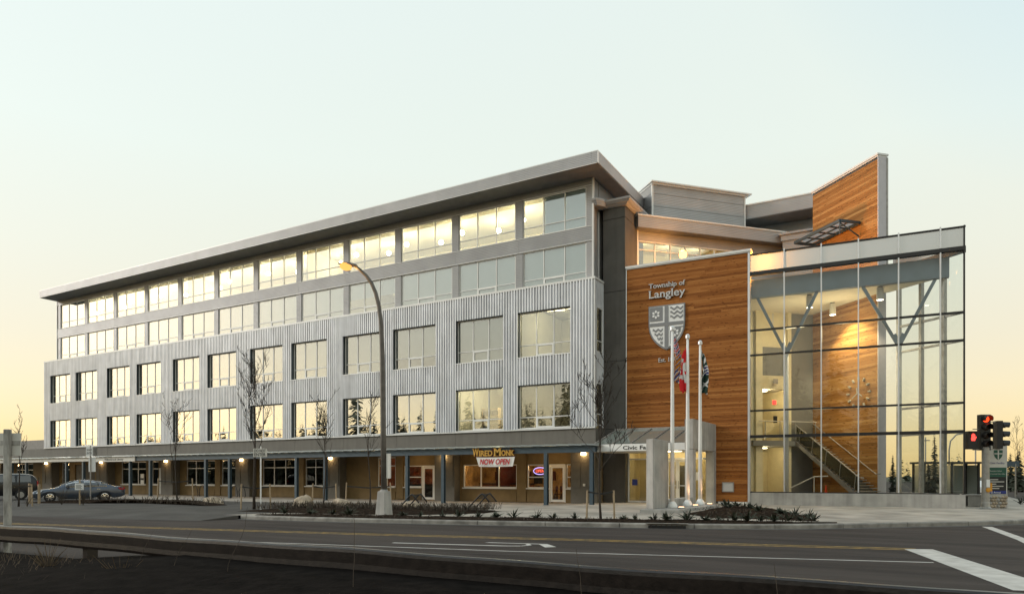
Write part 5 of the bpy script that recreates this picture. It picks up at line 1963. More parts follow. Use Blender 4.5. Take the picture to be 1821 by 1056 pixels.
stakes(-12.1, -13.8, [(-12.75, -14.1), (-11.45, -13.4)], 'the largest bare tree')
stakes(-10.5, -10.75, [(-11.1, -11.0), (-9.85, -10.55)], 'the slim tree by the left boulder')
stakes(-8.5, -9.6, [(-9.75, -10.0), (-7.35, -9.2)], 'the slim tree left of the street lamp', 1.3)
stakes(-22.7, -10.75, [(-23.9, -11.2), (-21.9, -10.2)], 'the slim tree right of the sedan', 1.5, 1.3)
stakes(6.05, -13.65, [(5.55, -13.75), (6.45, -13.3)], 'the tree before the dark tower', 1.1, 1.0)
stakes(-25.6, -18.0, [(-25.2, -17.5)], 'the crooked tree at the left edge', 1.2)
for x, y, lb_, h in ((-29.3, -15.7, 'short wooden marker post standing before the headlight of the sedan', 1.2), (-28.85, -15.4, 'short pale marker post just right of the wooden one before the sedan', 1.15)):
    s = thing('marker_post', lb_, 'post', TR(x, y, .15))
    MB().box(-.06, .06, -.05, .05, -.05, h).obj('post', M['stake'], s)
s = thing('stake_sign', 'small white paper sign on a wooden stake before the sedan door', 'sign', TR(-25.1, -15.1, .15))
MB().box(-.035, .035, -.02, .02, -.1, 1.45).obj('stake', M['stake'], s, WM[s.name] @ Matrix.Rotation(R(25), 4, 'Z'))
MB().box(-.26, .26, -.045, -.025, .85, 1.22).obj('board', M['white'], s, WM[s.name] @ Matrix.Rotation(R(25), 4, 'Z'))
b = MB()
for k in range(4):
    b.box(-.2, .18 - .06 * (k % 2), -.048, -.045, .92 + k * .065, .945 + k * .065)
b.obj('small_print', M['ink'], s, WM[s.name] @ Matrix.Rotation(R(25), 4, 'Z'))


def boulder(x, y, sx, sy, sz, seed, label):
    rr = random.Random(seed)
    g = gz(x, y)
    t = thing('boulder', label, 'boulder', TR(x, y, g), 'boulders in the planting beds')
    from mathutils import noise
    vs, fs = [], []
    n, m_ = 26, 14
    for i in range(m_ + 1):
        ph = math.pi * i / m_
        for j in range(n):
            th = 2 * math.pi * j / n
            d = Vector((math.sin(ph) * math.cos(th), math.sin(ph) * math.sin(th), math.cos(ph)))
            r = 1 + .28 * noise.noise(d * 1.3 + Vector((seed * 3.1, 0, 0))) + .10 * noise.noise(d * 3.5 + Vector((seed, 2, 0)))
            c = noise.cell(d * 1.2 + Vector((seed, 5, 1)))
            vs.append((d.x * r * sx, d.y * r * sy, max(d.z * r, -.25) * sz))
    for i in range(m_):
        for j in range(n):
            fs.append((i * n + j, (i + 1) * n + j, (i + 1) * n + (j + 1) % n, i * n + (j + 1) % n))
    MB().add(vs, fs).obj('stone', M['rock'], t, smooth=False)


boulder(-11.4, -11.3, .58, .5, .62, 1, 'pale brown boulder standing tallest at the left end of the bed')
boulder(-9.2, -10.8, .68, .5, .48, 2, 'low wide pale boulder between the two slim trees')
boulder(-5.3, -10.1, .68, .45, .42, 3, 'low pale boulder behind the left bike rack')
boulder(-20.0, -10.3, .75, .5, .40, 4, 'flat buff boulder in the small bed right of the sedan')


def bike_rack(x, y, deg, label):
    w = TR(x, y, gz(x, y), deg) @ Matrix.Scale(.78, 4)
    t = thing('bike_rack', label, 'bike rack', w, 'black bike racks')
    for s in (-.42, .42):
        MB().tube([(.75, s, .05), (-.35, s, .05), (-.48, s, .10), (-.50, s, .22), (-.42, s, .32), (.28, s, .98), (.40, s, 1.04), (.48, s, .98), (.86, s, .58)], .042, 8).obj('side_tube', M['rubber'], t, w, smooth=True)
    for k in range(9):
        f = k / 8
        MB().tube([(.02 + .30 * f, -.42, .74 + .28 * f), (.02 + .30 * f, .42, .74 + .28 * f)], .012, 5).obj('cross_bar', M['rubber'], t, w)
    for k in range(8):
        f = k / 7
        MB().tube([(.48 + .36 * f, -.42, .98 - .40 * f), (.48 + .36 * f, .42, .98 - .40 * f)], .012, 5).obj('cross_bar', M['rubber'], t, w)
    MB().box(-.3, .8, -.5, .5, .0, .02).obj('foot_plate', M['rubber'], t, w)


bike_rack(-3.9, -12.0, 2, 'black tubular bike rack in front of the pilaster left of the cafe window')
bike_rack(-.75, -11.1, 2, 'black tubular bike rack in front of the wide cafe window')
for x, lb_ in ((-34.2, 'left hoop bike stand under the arcade behind the slim tree'), (-29.4, 'right hoop bike stand half hidden behind an arcade post')):
    t = thing('bike_stand', lb_, 'bike stand', TR(x, -.9, .15), 'dark hoop bike stands')
    for dx in (-.55, .35):
        MB().tube([(dx - .25, 0, .0), (dx - .35, 0, .45), (dx - .15, 0, .85), (dx + .15, 0, .9), (dx + .35, 0, .5), (dx + .42, 0, .1), (dx + .3, 0, 0)], .03, 7).obj('hoop', M['rubber'], t, smooth=True)

# storm drain in the kerb
dr = thing('storm_drain', 'dark slotted storm drain set in the kerb face', 'drain', TR(8.65, -14.1, 0, 17))
MB().box(-.62, .62, -.10, .02, .0, .10).obj('frame', M['ink'], dr)
for k in range(7):
    MB().box(-.55 + k * .17, -.50 + k * .17, -.13, -.10, .01, .12).obj('bar', M['rail'], dr)
MB().box(-.7, .7, -.02, .18, .158, .172).obj('lid', M['kerb'], dr)


# ------------------------------------------------------------------ road signs
def sign_text(parent, w, lines, wid, hgt, z, gap, y=-.022):
    for i, s_ in enumerate(lines):
        inst('letters', text_mesh(s_, wid, hgt, .003, M['ink'], False, .012), parent, w @ Matrix.Translation((-wid / 2, y, z - i * gap)))


w = TR(-28.0, -12.9, .15, 20)
t = thing('road_sign', 'white DO NOT ENTER sign and lower panel on a grey pole beside the sedan', 'road sign', w)
MB().tube([(0, 0, 0), (0, 0, 3.5)], .035, 8).obj('pole', M['galv'], t, w)
MB().box(-.30, .16, -.02, 0, 2.86, 3.44).obj('plate', M['white'], t, w)
sign_text(t, w @ Matrix.Translation((-.07, 0, 0)), ['DO NOT', 'ENTER'], .36, .13, 3.18, .2)
MB().box(-.18, .30, .05, .07, 1.9, 2.78).obj('lower_plate', M['white'], t, w)
MB().box(.16, .22, .0, .3, 2.86, 3.44).obj('side_plate', M['galv'], t, w)
w = TR(-10.9, -14.46, .18, 28)
t = thing('road_sign', 'white DO NOT ENTER sign on a thin white pole right of the largest bare tree', 'road sign', w)
MB().tube([(0, 0, 0), (0, 0, 3.0)], .035, 8).obj('pole', M['white'], t, w)
MB().box(-.35, .31, -.04, -.02, 2.50, 2.90).obj('plate', M['pale'], t, w)
sign_text(t, w @ Matrix.Translation((-.02, 0, 0)), ['DO NOT', 'ENTER'], .54, .14, 2.73, .185, -.044)
# white timber post and panel at the left edge, behind the guard rail
w = TR(-1.62, -29.25, .0, 28)
t = thing('timber_post', 'peeling white timber post at the left edge behind the guard rail', 'post', w)
bevel(MB().box(-.06, .06, -.06, .06, 0, 2.80).obj('post', M['wpost'], t, w), .012, 1)
MB().box(-.48, .24, .065, .09, 2.22, 2.72).obj('panel', M['pale'], t, w)
MB().box(-.48, .24, .055, .065, 2.45, 2.55).obj('batten', M['wpost'], t, w)

# traffic signal -------------------------------------------------------
w = TR(18.92, 3.36, gz(18.9, 3.3), 29.87)
t = thing('traffic_signal', 'galvanised corner traffic signal showing red beside the glass hall', 'traffic signal', w)
MB().lathe([(.27, 0), (.27, .05), (.20, .10), (.18, .30), (.165, .34), (.16, 2.95), (.10, 3.0)], 18).obj('pole', M['galv'], t, w, smooth=False)
MB().lathe([(.40, -.05), (.40, .02), (.36, .03)], 20).obj('footing', M['conc'], t, w)
MB().box(-.24, .24, -.02, .26, 2.83, 4.55).obj('signal_head', M['sigblack'], t, w)
hd = [(.07, 4.33, M['lens_red']), (.02, 3.93, M['lens_off']), (.02, 3.53, M['lens_off']), (.02, 3.13, M['lens_off'])]


def lens(parent, w, z, m_, r=.155, vis=True):
    wz = w @ Matrix.Translation((0, -.02, z)) @ Matrix.Rotation(R(90), 4, 'X')
    MB().lathe([(r, -.01), (r, .02), (r * .6, .05), (.01, .06)], 16).obj('lens', m_, parent, wz, smooth=True)
    if vis:
        vs, fs = [], []
        n_ = 12
        for i in range(n_ + 1):
            a = R(-25 + 230 * i / n_)
            x, zz = math.cos(a), math.sin(a)
            vs += [(x * (r + .03), -.02, zz * (r + .03)), (x * (r + .03), -.30 - .06 * zz, zz * (r + .03) - .02), (x * (r + .015), -.30 - .06 * zz, zz * (r + .015) - .02), (x * (r + .015), -.02, zz * (r + .015))]
        for i in range(n_):
            for k in range(4):
                fs.append((i * 4 + k, i * 4 + (k + 1) % 4, (i + 1) * 4 + (k + 1) % 4, (i + 1) * 4 + k))
        MB().add(vs, fs).obj('visor', M['sigblack'], parent, w @ Matrix.Translation((0, 0, z)))


for x_, z_, m_ in hd:
    lens(t, w, z_, m_)
MB().bar((-.10, .1, 2.86), (-.55, .1, 2.86), .05).obj('bracket', M['galv'], t, w)
MB().bar((-.10, .1, 3.85), (-.55, .1, 3.85), .04).obj('bracket', M['galv'], t, w)
MB().bar((.10, .1, 2.88), (.75, .1, 2.88), .05).obj('bracket', M['galv'], t, w)
MB().bar((.20, .1, 4.20), (.75, .1, 4.20), .04).obj('bracket', M['galv'], t, w)
# pedestrian signal with the red hand
MB().box(-.86, -.40, -.06, .18, 2.88, 3.75).obj('pedestrian_signal', M['sigblack'], t, w)
hnd = MB()
hnd.prof([(-.72, 3.28), (-.56, 3.28), (-.53, 3.42), (-.545, 3.46), (-.72, 3.46), (-.745, 3.38)], -.085, -.07)
for k, (h_, dx) in enumerate(((.13, -.70), (.17, -.657), (.16, -.614), (.12, -.571))):
    hnd.box(dx - .017, dx + .017, -.085, -.07, 3.462, 3.462 + h_)
hnd.prof([(-.55, 3.36), (-.52, 3.38), (-.48, 3.47), (-.505, 3.49), (-.545, 3.44)], -.084, -.071)
hnd.obj('red_hand', M['lens_hand'], t, w)
MB().box(-.84, -.42, -.20, -.06, 3.70, 3.735).obj('visor', M['sigblack'], t, w)
# second head, turned to the side street
w2 = w @ Matrix.Translation((.86, .15, 0)) @ Matrix.Rotation(R(82), 4, 'Z')
MB().box(-.20, .20, .02, .28, 2.90, 4.25).obj('signal_head', M['sigblack'], t, w2)
for z_ in (4.02, 3.58, 3.14):
    lens(t, w2, z_, M['lens_off'], .16)
# push button
MB().box(-.08, .08, -.20, -.16, 1.05, 1.42).obj('button_sign', M['white'], t, w)
MB().lathe([(.11, 0), (.11, .06), (.05, .08)], 12).obj('push_button', M['amberbox'], t, w @ Matrix.Translation((0, -.17, .92)) @ Matrix.Rotation(R(90), 4, 'X'))
MB().box(.17, .27, -.08, .06, .85, 1.25).obj('button_box', M['amberbox'], t, w)

# monument sign --------------------------------------------------------
w = TR(19.2, 4.75, gz(19.2, 4.7), 29.87)
t = thing('monument_sign', 'upright directory sign with white, green, black and blue panels on a cobble base', 'sign', w)
MB().box(-.10, .82, .0, .30, .70, 2.02).obj('black_panel', M['ink'], t, w)
MB().box(-.10, .82, .0, .30, 2.02, 3.12).obj('white_panel', M['pale'], t, w)
MB().box(-.10, .825, -.01, .30, 1.55, 2.02).obj('green_panel', M['green'], t, w)
MB().box(-.10, .825, -.01, .30, .72, .86).obj('blue_panel', M['blue'], t, w)
MB().box(.82, .86, -.01, .31, .70, 3.13).obj('edge', M['pale'], t, w)
inst('letters', text_mesh('Civic Facility', .74, .12, .004, M['blue'], True), t, w @ Matrix.Translation((.0, -.004, 2.20)))
inst('letters', text_mesh('Community Police Office', .74, .06, .004, M['pale']), t, w @ Matrix.Translation((.02, -.014, 1.68)))
inst('letters', text_mesh('Recreation Centre', .56, .06, .004, M['pale']), t, w @ Matrix.Translation((.02, -.014, 1.82)))
inst('letters', text_mesh('65 Avenue', .5, .09, .004, M['white']), t, w @ Matrix.Translation((.04, -.014, .74)))
b = MB()
for k, L in enumerate((.4, .7, .3, .66, .45)):
    b.box(.02, .02 + L, -.006, 0, 1.40 - k * .11, 1.44 - k * .11)
b.obj('small_print', M['pale'], t, w)
sp_ = [(.42 + q[0] * .22, 2.66 + q[1] * .22) for q in ((-1, 1), (1, 1), (1, .1), (.8, -.5), (.4, -.95), (0, -1.2), (-.4, -.95), (-.8, -.5), (-1, .1))]
MB().prof(sp_, -.012, 0).obj('crest', M['green'], t, w)
b = MB()
b.box(.39, .45, -.016, -.012, 2.42, 2.87)
b.box(.21, .63, -.0165, -.0121, 2.68, 2.73)
b.obj('crest_cross', M['pale'], t, w)
rr = random.Random(9)
MB().box(-.14, .86, -.04, .34, -.1, .70).obj('stone_base', M['conc'], t, w)
for k in range(26):
    x, z = -.08 + .155 * (k % 6) + .07 * ((k // 6) % 2), .10 + .15 * (k // 6)
    if z < .64:
        MB().ball((x + rr.uniform(-.02, .02), -.045, z), rr.uniform(.075, .10), 6, .8).obj('cobble', M['rock'] if k % 3 else M['conc'], t, w, smooth=True)

bl = thing('concrete_block', 'grey concrete block with a dark end beside the foot of the glass hall', 'block', TR(18.45, 5.55, .26, 29.87))
bevel(MB().box(-.12, .72, 0, .6, -.05, .52).obj('block', M['conc'], bl), .02, 1)
MB().box(-.17, .76, -.03, .62, .52, .57).obj('top_slab', M['conc'], bl)
MB().box(-.18, -.125, .02, .55, 0, .50).obj('end_panel', M['ink'], bl)

# bus shelter behind the hall
w = TR(16.6, 18.6, gz(17, 18), 30)
t = thing('bus_shelter', 'dark framed glass bus shelter behind the corner of the glass hall', 'bus shelter', w)
for x, y in ((0, 0), (1.9, 0), (3.75, 0), (0, 1.3), (3.75, 1.3)):
    MB().box(x - .06, x + .06, y - .06, y + .06, 0, 2.38).obj('post', M['ink'], t, w)
MB().box(-.15, 3.9, -.15, 1.5, 2.38, 2.52).obj('roof', M['ink'], t, w)
for a, c in ((.06, 1.84), (1.96, 3.69)):
    MB().box(a, c, 1.28, 1.30, .25, 2.3).obj('pane', M['canopy_gl'], t, w)
MB().box(3.74, 3.76, .06, 1.24, .25, 2.3).obj('pane', M['canopy_gl'], t, w)
MB().box(.4, 3.3, .9, 1.2, .42, .47).obj('bench', M['galv'], t, w)


# ------------------------------------------------------------------ vehicles
def sedan(w):
    t = thing('parked_sedan', 'dark slate grey sedan parked facing left in front of the arcade', 'car', w)
    L = 5.3                         # nose at x = 0, tail at x = L, near side at y = -.93

    def ip(tab, x):
        for (a, p), (c, q) in zip(tab, tab[1:]):
            if a <= x <= c:
                f = (x - a) / (c - a) if c > a else 0
                return p + (q - p) * f
        return tab[-1][1]
    belt = [(0, .62), (.15, .72), (.5, .80), (1.4, .92), (2.0, .97), (3.2, 1.00), (4.2, 1.03), (4.7, 1.02), (5.15, .98), (5.3, .80)]
    roof = [(1.25, .93), (1.6, 1.10), (2.05, 1.33), (2.4, 1.43), (2.9, 1.47), (3.4, 1.44), (3.9, 1.33), (4.35, 1.14), (4.6, 1.04)]
    half = [(0, .60), (.12, .74), (.4, .85), (.9, .91), (2.5, .93), (4.4, .91), (5.0, .83), (5.2, .75), (5.3, .66)]
    bot = [(0, .34), (.3, .22), (.8, .20), (4.6, .22), (5.1, .32), (5.3, .45)]
    xs = [0, .06, .15, .3, .5, .75, 1.0, 1.25, 1.45, 1.7, 2.0, 2.3, 2.6, 2.9, 3.2, 3.5, 3.8, 4.05, 4.3, 4.5, 4.7, 4.95, 5.12, 5.24, 5.3]
    vs, fs = [], []
    wheel = [(.98, .34), (4.08, .34)]

    def sect(x):
        h, bz, lz = ip(half, x), ip(belt, x), ip(bot, x)
        arch = lz
        for wx, wr in wheel:
            d = abs(x - wx)
            if d < .40:
                arch = max(arch, .30 + math.sqrt(max(.40 ** 2 - d * d, 0)) * .98)
        pts = [(h * .93, arch), (h * .99, max(.42, arch + .02)), (h, max(.58, arch + .03)), (h * .985, max(bz - .14, arch + .04)), (h * .93, bz)]
        if 1.25 < x < 4.6:
            rz = ip(roof, x)
            f = (rz - bz) / .48
            pts += [(h * .93 - .10 * f - .05, bz + (rz - bz) * .5), (h * .93 - .27 * f - .06, rz - .05 * f), (h * .40, rz + .012)]
        else:
            pts += [(h * .80, bz + .012), (h * .60, bz + .022), (h * .3, bz + .03)]
        return pts
    secs = [sect(x) for x in xs]
    for x, pts in zip(xs, secs):
        full = [(-y, z) for y, z in pts] + [(y, z) for y, z in reversed(pts)]
        vs += [(x, y, z) for y, z in full]
    n = 16
    for i in range(len(xs) - 1):
        for j in range(n - 1):
            fs.append((i * n + j, i * n + j + 1, (i + 1) * n + j + 1, (i + 1) * n + j))
    fs.append(tuple(range(n)))
    fs.append(tuple((len(xs) - 1) * n + j for j in range(n - 1, -1, -1)))
    o = MB().add(vs, fs).obj('body', M['paint'], t, w, smooth=True)
    ss = o.modifiers.new('s', 'SUBSURF')
    ss.levels = ss.render_levels = 1

    def onside(x, f):
        h, bz, rz = ip(half, x), ip(belt, x), ip(roof, x)
        g = (rz - bz) / .48
        a, m_, c = (h * .93, bz), (h * .93 - .10 * g - .05, bz + (rz - bz) * .5), (h * .93 - .27 * g - .06, rz - .05 * g)
        if f < .5:
            return a[0] + (m_[0] - a[0]) * f * 2, a[1] + (m_[1] - a[1]) * f * 2
        return m_[0] + (c[0] - m_[0]) * (f - .5) * 2, m_[1] + (c[1] - m_[1]) * (f - .5) * 2
    for s in (-1, 1):
        for xa, xb in ((1.85, 2.78), (2.88, 3.75), (3.80, 4.22)):
            vs, fs = [], []
            k = 6
            for i in range(k + 1):
                x = xa + (xb - xa) * i / k
                for f in (.08, .35, .6, .86):
                    y, z = onside(x, f)
                    vs.append((x, s * (y + .012), z))
            for i in range(k):
                for j in range(3):
                    q = (i * 4 + j, i * 4 + j + 1, (i + 1) * 4 + j + 1, (i + 1) * 4 + j)
                    fs.append(q if s > 0 else tuple(reversed(q)))
            g = MB().add(vs, fs).obj('side_window', M['cglass'], t, w, smooth=True)
            sd = g.modifiers.new('t', 'SOLIDIFY')
            sd.thickness = .01
    for (x0, x1, nm) in ((1.42, 2.28, 'windscreen'), (3.86, 4.45, 'rear_window')):
        vs, fs = [], []
        k = 6
        for i in range(k + 1):
            x = x0 + (x1 - x0) * i / k
            h, rz, bz = ip(half, x), ip(roof, x), ip(belt, x)
            g = (rz - bz) / .48
            e = h * .93 - .27 * g - .14
            for f in (-1, -.5, 0, .5, 1):
                vs.append((x, e * f, rz + .025 - .03 * f * f))
        for i in range(k):
            for j in range(4):
                fs.append((i * 5 + j, (i + 1) * 5 + j, (i + 1) * 5 + j + 1, i * 5 + j + 1))
        g = MB().add(vs, fs).obj(nm, M['cglass'], t, w, smooth=True)
        g.modifiers.new('t', 'SOLIDIFY').thickness = .01
    for wx, wr in wheel:
        for s in (-1, 1):
            ww = w @ Matrix.Translation((wx, s * .80, wr)) @ Matrix.Rotation(R(-90 * s), 4, 'X')
            wo = MB().lathe([(.20, -.13), (.33, -.12), (.345, -.07), (.345, .07), (.33, .11), (.22, .12)], 28).obj('wheel', M['tyre'], t, ww, smooth=False)
            rm = MB().lathe([(.215, .10), (.225, .125), (.20, .13), (.19, .105)], 24)
            for k in range(6):
                a = R(60 * k)
                ca, sa = math.cos(a), math.sin(a)
                rm.add([(ca * r_ - sa * u, sa * r_ + ca * u, z_) for r_, u, z_ in ((.03, -.045, .125), (.20, -.03, .12), (.20, .03, .12), (.03, .045, .125), (.03, -.045, .09), (.20, -.03, .09), (.20, .03, .09), (.03, .045, .09))],
                       [(0, 1, 2, 3), (7, 6, 5, 4), (0, 4, 5, 1), (1, 5, 6, 2), (2, 6, 7, 3), (3, 7, 4, 0)])
            rm.lathe([(.055, .09), (.055, .135), (.02, .14)], 12)
            rm.obj('rim', M['chrome'], wo, ww)
    for s in (-1, 1):
        MB().add([(.10, s * .58, .56), (.10, s * .58, .68), (.40, s * .82, .77), (.62, s * .885, .80), (.50, s * .885, .66), (.30, s * .80, .58), (.06, s * .55, .56), (.06, s * .55, .68)],
                 [(0, 1, 2, 3, 4, 5), (6, 7, 1, 0)]).obj('headlight', M['clear_l'], t, w).modifiers.new('t', 'SOLIDIFY').thickness = .03
        MB().add([(5.33, s * .52, .78), (5.31, s * .52, .95), (5.10, s * .80, .98), (4.88, s * .875, .95), (4.95, s * .88, .83), (5.15, s * .82, .78)],
                 [(0, 1, 2, 3, 4, 5)]).obj('tail_light', M['red_l'], t, w).modifiers.new('t', 'SOLIDIFY').thickness = .03
        MB().box(1.88, 2.06, min(s * .93, s * 1.12), max(s * .93, s * 1.12), .98, 1.10).obj('mirror', M['paint'], t, w)
        for x in (2.72, 3.62):
            MB().box(x, x + .20, min(s * .935, s * .96), max(s * .935, s * .96), .83, .865).obj('door_handle', M['chrome'], t, w)
        b = MB()
        for i in range(8):
            xa = 1.95 + 2.27 * i / 8
            xb = 1.95 + 2.27 * (i + 1) / 8
            ya, za = onside(xa, .04)
            yb, zb_ = onside(xb, .04)
            b.bar((xa, s * (ya + .012), za), (xb, s * (yb + .012), zb_), .015, .02)
        b.obj('belt_trim', M['chrome'], t, w)
    MB().box(-.05, .03, -.38, .38, .52, .66).obj('grille', M['ink'], t, w)
    MB().box(-.065, -.045, -.40, .40, .655, .68).obj('grille_trim', M['chrome'], t, w)
    MB().box(-.07, .02, -.58, .58, .40, .46).obj('bumper_trim', M['chrome'], t, w)
    MB().box(1.7, 4.3, -.75, .75, .30, .62).obj('cabin_floor', M['ink'], t, w)
    for x in (2.35, 3.45):
        for y in (-.38, .38):
            MB().box(x, x + .16, y - .24, y + .24, .62, 1.16).obj('seat', M['ink'], t, w)
    MB().box(1.5, 3.7, -.935, .935, .27, .30).obj('sill_trim', M['ink'], t, w)


sedan(TR(-30.95, -14.8, .155, 63) @ Matrix.Scale(.95, 4) @ Matrix.Translation((0, .93, 0)))


def van(w):
    t = thing('parked_van', 'black minivan parked behind the sedan at the left edge', 'van', w)
    sec = [  # x, half width, belt z, roof z, roof half width
        (0, .70, .70, .72, .5), (.12, .82, .82, .86, .6), (.8, .93, 1.0, 1.04, .7), (1.25, .95, 1.08, 1.12, .75), (1.8, .96, 1.12, 1.52, .70), (2.3, .97, 1.14, 1.74, .72), (3.4, .97, 1.15, 1.80, .76),
        (4.3, .96, 1.16, 1.79, .77), (4.75, .94, 1.17, 1.72, .76), (4.95, .92, 1.16, 1.45, .80), (5.05, .90, 1.10, 1.14, .80), (5.1, .84, .90, .92, .76)]
    vs, fs = [], []
    for x, h, bz, rz, rh in sec:
        half = [(h * .95, .28), (h, .5), (h, bz - .1), (h * .98, bz), (h * .98 + (rh - h * .98) * .5, bz + (rz - bz) * .55), (rh + .04, rz - .04), (rh * .5, rz + .02)]
        full = [(-y, z) for y, z in half] + [(y, z) for y, z in reversed(half)]
        vs += [(x, y, z) for y, z in full]
    n = 14
    for i in range(len(sec) - 1):
        for j in range(n - 1):
            fs.append((i * n + j, i * n + j + 1, (i + 1) * n + j + 1, (i + 1) * n + j))
    fs += [tuple(range(n)), tuple((len(sec) - 1) * n + j for j in range(n - 1, -1, -1))]
    o = MB().add(vs, fs).obj('body', M['paint2'], t, w, smooth=True)
    o.modifiers.new('s', 'SUBSURF').render_levels = 1
    for s in (-1, 1):
        for xa, xb in ((1.95, 2.75), (2.85, 3.75), (3.85, 4.65)):
            q = [(xa, s * .955, 1.22), (xb, s * .955, 1.22), (xb - .05, s * .83, 1.66), (xa + (.25 if xa < 2 else .03), s * .83, 1.66)]
            MB().add(q, [(0, 1, 2, 3)]).obj('side_window', M['cglass'], t, w).modifiers.new('t', 'SOLIDIFY').thickness = .02
        MB().box(4.98, 5.06, min(s * .66, s * .92), max(s * .66, s * .92), .95, 1.3).obj('tail_light', M['red_l'], t, w)
        for wx in (.95, 4.05):
            ww = w @ Matrix.Translation((wx, s * .84, .34)) @ Matrix.Rotation(R(-90 * s), 4, 'X')
            wo = MB().lathe([(.20, -.13), (.33, -.12), (.345, -.07), (.345, .07), (.33, .13), (.22, .14)], 24).obj('wheel', M['tyre'], t, ww)
            MB().lathe([(.02, .15), (.21, .145), (.21, .12)], 20).obj('rim', M['galv'], wo, ww)
    MB().box(5.06, 5.09, -.70, .70, 1.2, 1.55).obj('rear_window', M['cglass'], t, w)


van(TR(-39.3, -16.0, .155, 63) @ Matrix.Translation((0, .95, 0)))

# ------------------------------------------------------------------ guard rail and verge
GR = thing('guard_rail', 'long weathered brown guard rail on posts along the near road edge', 'guard rail', TR(8, -29.6, 0))
prof = [(-.02, .39), (.0, .385), (.010, .42), (.004, .50), (.008, .58), (.012, .655), (.008, .690), (-.004, .700), (-.05, .702)]
for x0 in (-10.2, -6.4, -2.6, 1.2, 5.0, 8.8, 12.6, 16.4, 20.2):
    x1 = x0 + 3.83
    vs, fs = [], []
    K = 8
    for i in range(K + 1):
        x = x0 + (x1 - x0) * i / K
        dz = .010 * math.sin(x * .9) + .006 * math.sin(x * 2.3)
        lap = 0
        vs += [(x, -29.6 - y - lap, z + dz) for y, z in prof]
    m_ = len(prof)
    for i in range(K):
        for j in range(m_ - 1):
            fs.append((i * m_ + j, i * m_ + j + 1, (i + 1) * m_ + j + 1, (i + 1) * m_ + j))
    r_ = MB().add(vs, fs).obj('rail', M['rail'], GR, I4)
    r_.modifiers.new('t', 'SOLIDIFY').thickness = .02
pm_ = MB().box(-.08, .08, -.10, .10, -.3, .66).mesh('post', M['rail'])
for k in range(9):
    x = -9.4 + 3.8 * k
    inst('post', pm_, GR, TR(x, -29.45, .0))
# dry grass and weeds on the verge
rr = random.Random(31)
b = MB()
vs, fs = [], []
for k in range(4200):
    x = rr.uniform(-14, 22)
    y = -29.9 - abs(rr.gauss(0, 1.6))
    if rr.random() > (.35 + .65 * math.sin(x * .8 + 2) ** 2) or y < -34.5:
        continue
    h_ = rr.uniform(.08, .34) * (1.3 if x < 6 else .8)
    a = rr.uniform(0, 6.28)
    lx, ly = math.cos(a) * h_ * rr.uniform(.1, .7), math.sin(a) * h_ * rr.uniform(.1, .7)
    wd = rr.uniform(.004, .010)
    n = len(vs)
    vs += [(x - wd, y, 0.0), (x + wd, y, 0.0), (x + lx * .4 + wd * .7, y + ly * .4, h_ * .65), (x + lx * .4 - wd * .7, y + ly * .4, h_ * .65), (x + lx, y + ly, h_)]
    fs += [(n, n + 1, n + 2, n + 3), (n + 3, n + 2, n + 4)]
MB().add(vs, fs).obj('verge_grass', M['dry'], kind='stuff')


def stalk(name, pts, r, label, m_, group='tall dry stalks on the verge'):
    p0 = Vector(pts[0])
    t = thing(name, label, 'weed stalk', TR(p0.x, p0.y, p0.z), group)
    q = []
    P = [Vector(p) - p0 for p in pts]
    for a, c in zip(P, P[1:]):
        for i in range(4):
            q.append(a.lerp(c, i / 4) + Vector((rr.uniform(-.008, .008), rr.uniform(-.008, .008), 0)))
    q.append(P[-1])
    MB().tube(q, [r * (1 - .6 * i / (len(q) - 1)) for i in range(len(q))], 5).obj('stem', m_, t)


red_stem = mat('red_brown_stem', (.05, .018, .014), .7)
stalk('weed_stalk', [(16.30, -31.2, 0), (16.42, -31.1, .45), (16.62, -31.0, .95), (16.72, -30.95, 1.28), (16.78, -30.9, 1.52)], .008, 'tallest red brown stalk, rising past the stop line at the right', red_stem)
for pts, lb_ in (([(16.75, -31.2, 0), (16.70, -31.2, .3), (16.62, -31.15, .72)], 'short red stalk just right of the tallest red brown stalk'),
                 ([(14.9, -31.0, 0), (14.86, -31, .5), (14.80, -30.9, 1.02)], 'pale thin stalk left of the tallest red brown stalk'),
                 ([(13.1, -30.9, 0), (13.06, -30.9, .5), (12.98, -30.9, 1.05)], 'pale thin stalk standing in front of the guard rail below the storm drain'),
                 ([(9.9, -30.7, 0), (9.93, -30.7, .6), (9.85, -30.6, 1.2), (9.80, -30.6, 1.45)], 'tall thin stalk crossing the guard rail below the street lamp'),
                 ([(7.3, -30.5, 0), (7.38, -30.5, .5), (7.62, -30.4, 1.05), (7.66, -30.4, 1.32)], 'curved dry stalk over the guard rail left of the street lamp foot'),
                 ([(6.1, -30.6, 0), (6.22, -30.5, .55), (6.42, -30.4, .95)], 'leaning dry stalk over the middle of the guard rail'),
                 ([(5.2, -30.6, 0), (5.34, -30.5, .55), (5.5, -30.4, .92)], 'shorter leaning dry stalk left of its neighbours over the guard rail'),
                 ([(17.7, -31.5, 0), (17.62, -31.5, .4), (17.45, -31.4, .78)], 'short stalk at the bottom right corner')):
    stalk('weed_stalk', pts, .005, lb_, M['twig'])


def weed_clump(x, y, h, n, label, seed, g=0.0, m_=None, group=None, sp=.5):
    r2 = random.Random(seed)
    t = thing('weed_clump', label, 'weeds', TR(x, y, g), group)
    b = MB()
    for k in range(n):
        a = r2.uniform(0, 6.28)
        L = h * r2.uniform(.5, 1)
        s = r2.uniform(.1, sp) * L
        b.tube([(0, 0, 0), (math.cos(a) * s * .4, math.sin(a) * s * .4, L * .6), (math.cos(a) * s, math.sin(a) * s, L)], [.007, .005, .003], 4, False)
    b.obj('stems', m_ or M['dry'], t)


